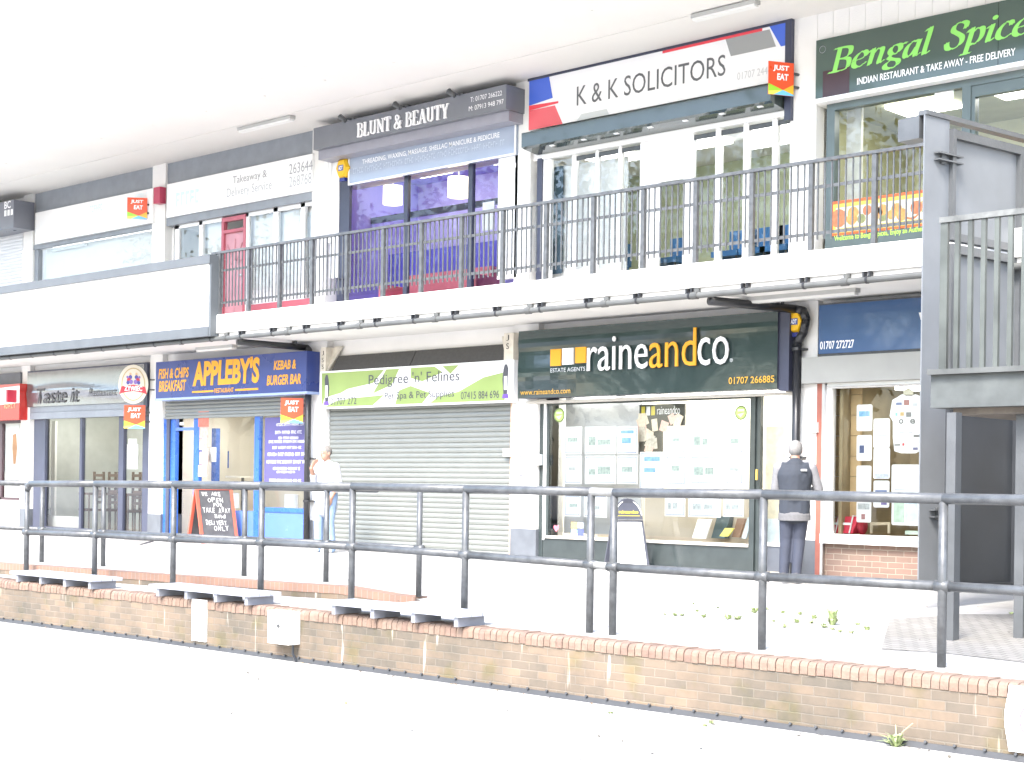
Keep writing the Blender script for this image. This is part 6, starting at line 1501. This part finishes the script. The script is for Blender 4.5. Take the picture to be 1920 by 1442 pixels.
for k in range(24):
    a0,a1=k*math.pi/12,(k+1)*math.pi/12
    g.quad(*[L(.2*math.cos(a),.162*math.sin(a),z) for a,z in ((a0,.735),(a1,.735),(a1,.81),(a0,.81))]); 
    g.quad(*[L(r1*math.cos(a),r2*math.sin(a),z) for a,z,r1,r2 in ((a0,.81,.2,.162),(a1,.81,.2,.162),(a1,.84,.19,.15),(a0,.84,.19,.15))])
hb=g.build('hem_band',M('grey ribbed hem',(.12,.12,.125),.9,var=.1,scale=40),None,smooth=True); hb.parent=o
g=MB(); g.obox(Vector(L(.11,-.176,1.36)),rv,(0,0,1),-fw,-.035,.035,-.01,.012,-.02,.006); c2=g.build('back_logo',wht,None); c2.parent=o
g=MB()
for a_,b_,c2 in (('hipL','knL','anL'),('hipR','knR','anR')): x,y,z=J[c2]; chain(g,[(L(*J[a_]),.108),(L(*J[b_]),.08),(L(x,y,.07),.062)])
remesh(g,.012,'trousers',M('navy track trousers',(.032,.038,.058),.8,var=.15,scale=8,bump=.4,bscale=10),o,3)
for c2 in ('anL','anR'):
    x,y,z=J[c2]; g=MB(); cap(g,L(x,y-.04,.05),L(x,y+.17,.04),.05,.044); remesh(g,.012,'shoe',M('dark trainer',(.06,.06,.07),.6,var=.2),o,3)

# ---------------------------------------------------------------- weeds and litter
leafm=M('weed leaf',(.29,.35,.16),.7,var=.25,scale=20); strawm=M('dry stalk',(.4,.33,.2),.8,var=.15)
def weed(x,y,z,h,lab,grp,seed,nl=26,spread=.09,stalk=0):
    r=random.Random(seed); g=MB()
    for k in range(nl):
        a=r.uniform(0,6.28); d=Vector((math.cos(a),math.sin(a),0)); s2=Vector((-d.y,d.x,0)); rad=spread*r.uniform(.2,1); hh=h*r.uniform(.25,1); b=Vector((x,y,z))+d*spread*.25*r.random()
        m=b+d*rad*.5+Vector((0,0,hh*.7)); e=b+d*rad+Vector((0,0,hh*r.uniform(.5,1))); w=r.uniform(.008,.018)
        g.quad(b-s2*w*.3,b+s2*w*.3,m+s2*w,m-s2*w); g.quad(m-s2*w,m+s2*w,e+s2*.002,e-s2*.002)
    o=thing('weed',lab,'weed',(x,y,z),grp); g.build('leaves',leafm,o)
    if stalk:
        for k in range(stalk):
            a=r.uniform(0,6.28); g=MB(); g.tube([(x,y,z),(x+.06*math.cos(a),y+.06*math.sin(a),z+h*.9),(x+.16*math.cos(a),y+.16*math.sin(a),z+h*1.5)],.005,5); g.build('stalk',strawm,o)
WP=[(1415,1149,1.4),(1468,1150,.8),(1500,1153,.7),(1495,1168,1),(1526,1160,1.2),(1519,1169,.9),(1472,1177,.8),(1546,1177,1.1),(1560,1181,.7),(1609,1172,.8),(1626,1182,1.2),(1596,1188,.7),(1896,1152,.8),(1265,1155,.8),(1279,1155,.8),(1307,1147,.7),(1320,1158,1),(1366,1161,1.3),(1384,1162,1.2),(1247,1153,.5),(1450,1166,.6),(1574,1186,.6),(1345,1141,.4),(1300,1133,.5),(1440,1143,.5)]
for k,(px_,py_,sc_) in enumerate(WP):
    z=-.13
    for _ in range(4): x,y=G(px_,py_,z); z=slope_z(y)
    weed(x,y,z,.055*sc_,'small green weed tuft growing in the terrace paving joints behind the brick wall','weeds in the terrace paving',k,int(10*sc_)+5,.06*sc_)
x,y=G(1561,1166,-.13); weed(x,y,slope_z(y),.2,'tall upright green weed among the tufts in the terrace paving',None,77,60,.09)
x,y=G(1688,1398,-.79); weed(x,min(y,-7.12),-.79,.13,'green weed with two dry stalks at the foot of the brick wall',None,78,46,.13,2)
for k,(px_,py_,sc_) in enumerate(((1335,1357,.6),(1322,1362,.5),(1145,1338,.5))): x,y=G(px_,py_,-.79); weed(x,min(y,-7.14),-.79,.06*sc_,'tiny green sprout on the lower paving by the brick wall','sprouts by the wall foot',90+k,12,.07*sc_)
g=MB(); r=random.Random(12)
for k in range(260):
    x=r.uniform(-10,7.5); t=r.random()**3; y=-7.12-t*3.0; a=r.uniform(0,6.28); w=r.uniform(.01,.035); d=Vector((math.cos(a),math.sin(a),r.uniform(-.2,.4)))*w; s2=Vector((-d.y,d.x,0))*.5; c2=Vector((x,y,-.782))
    g.cm=r.randrange(3); g.quad(c2-d,c2+s2,c2+d,c2-s2)
for k in range(120):
    x=r.uniform(-3,6.5); y=r.uniform(-6.5,-1); z=slope_z(y)+.012; a=r.uniform(0,6.28); w=r.uniform(.008,.025); d=Vector((math.cos(a),math.sin(a),.2))*w; s2=Vector((-d.y,d.x,0))*.5; c2=Vector((x,y,z)); g.cm=r.randrange(3); g.quad(c2-d,c2+s2,c2+d,c2-s2)
struct('leaf_litter',g,[M('dry leaf brown',(.2,.13,.07),.8,var=.2),M('dry leaf straw',(.36,.28,.15),.8,var=.2),M('dirt crumb',(.09,.08,.06),.9,var=.2)],'stuff')

# ---------------------------------------------------------------- trees across the square (mirrored in the shop windows)
bark=M('tree bark',(.12,.09,.065),.9,var=.3,scale=6,bump=.6,bscale=20)
lm=[M('leaf green a',(.055,.1,.025),.6,var=.2,scale=2),M('leaf green b',(.085,.13,.035),.6,var=.2,scale=2),M('leaf green c',(.12,.15,.05),.6,var=.2,scale=2)]
def tree_mesh(seed):
    r=random.Random(seed); t=MB(); c=MB(); t.cyl((0,0,0),(0,0,2.6),.24,.17,n=10); tips=[]
    for k in range(7):
        a=k*.9+r.uniform(-.3,.3); e=Vector((math.cos(a)*r.uniform(1.2,2.4),math.sin(a)*r.uniform(1.2,2.4),r.uniform(4,6.6))); t.cyl((0,0,2.2+k*.06),tuple(e),.1,.03,n=7); tips.append(e)
    tips.append(Vector((0,0,7.4))); t.cyl((0,0,2.6),(0,0,7.2),.16,.03,n=7)
    for tip in tips:
        for q in range(5):
            cc=tip+Vector((r.gauss(0,.8),r.gauss(0,.8),r.gauss(0,.7))); cl=r.randrange(3)
            for k in range(90):
                p=cc+Vector((r.gauss(0,.45),r.gauss(0,.45),r.gauss(0,.4))); c.cm=min(2,max(0,cl+r.choice([-1,0,0,1])))
                u=Vector((r.gauss(0,1),r.gauss(0,1),r.gauss(0,1))).normalized(); v=u.orthogonal().normalized(); s2=r.uniform(.06,.13); c.quad(p-u*s2,p+v*s2*.6,p+u*s2,p-v*s2*.6)
    return t,c
protos=[]
for sd in (1,2):
    t,c=tree_mesh(sd); rt0=thing('tree','broad green tree standing across the square opposite the shops','tree',(0,0,0),'trees across the square'); t.build('trunk',bark,rt0,smooth=True); c.build('crown',lm,rt0); protos.append(rt0)
TP=[(-24,-40,2.2),(-14,-46,2.0),(-4,-42,1.7),(6,-46,1.8),(16,-42,1.6),(-34,-43,2.3),(-43,-39,2.2),(-52,-46,2.4),(-62,-42,2.3),(-73,-45,2.2),(27,-44,1.6),(-30,-52,2.4),(-46,-54,2.5)]
for k,(x,y,sc_) in enumerate(TP):
    p=protos[k%2]
    if k>=2:
        q=p.copy(); COL.objects.link(q)
        for ch in p.children: d=ch.copy(); COL.objects.link(d); d.parent=q
        p=q
    p.location=(x,y,-.79); p.scale=(sc_,)*3; p.rotation_euler=(0,0,k*1.3)
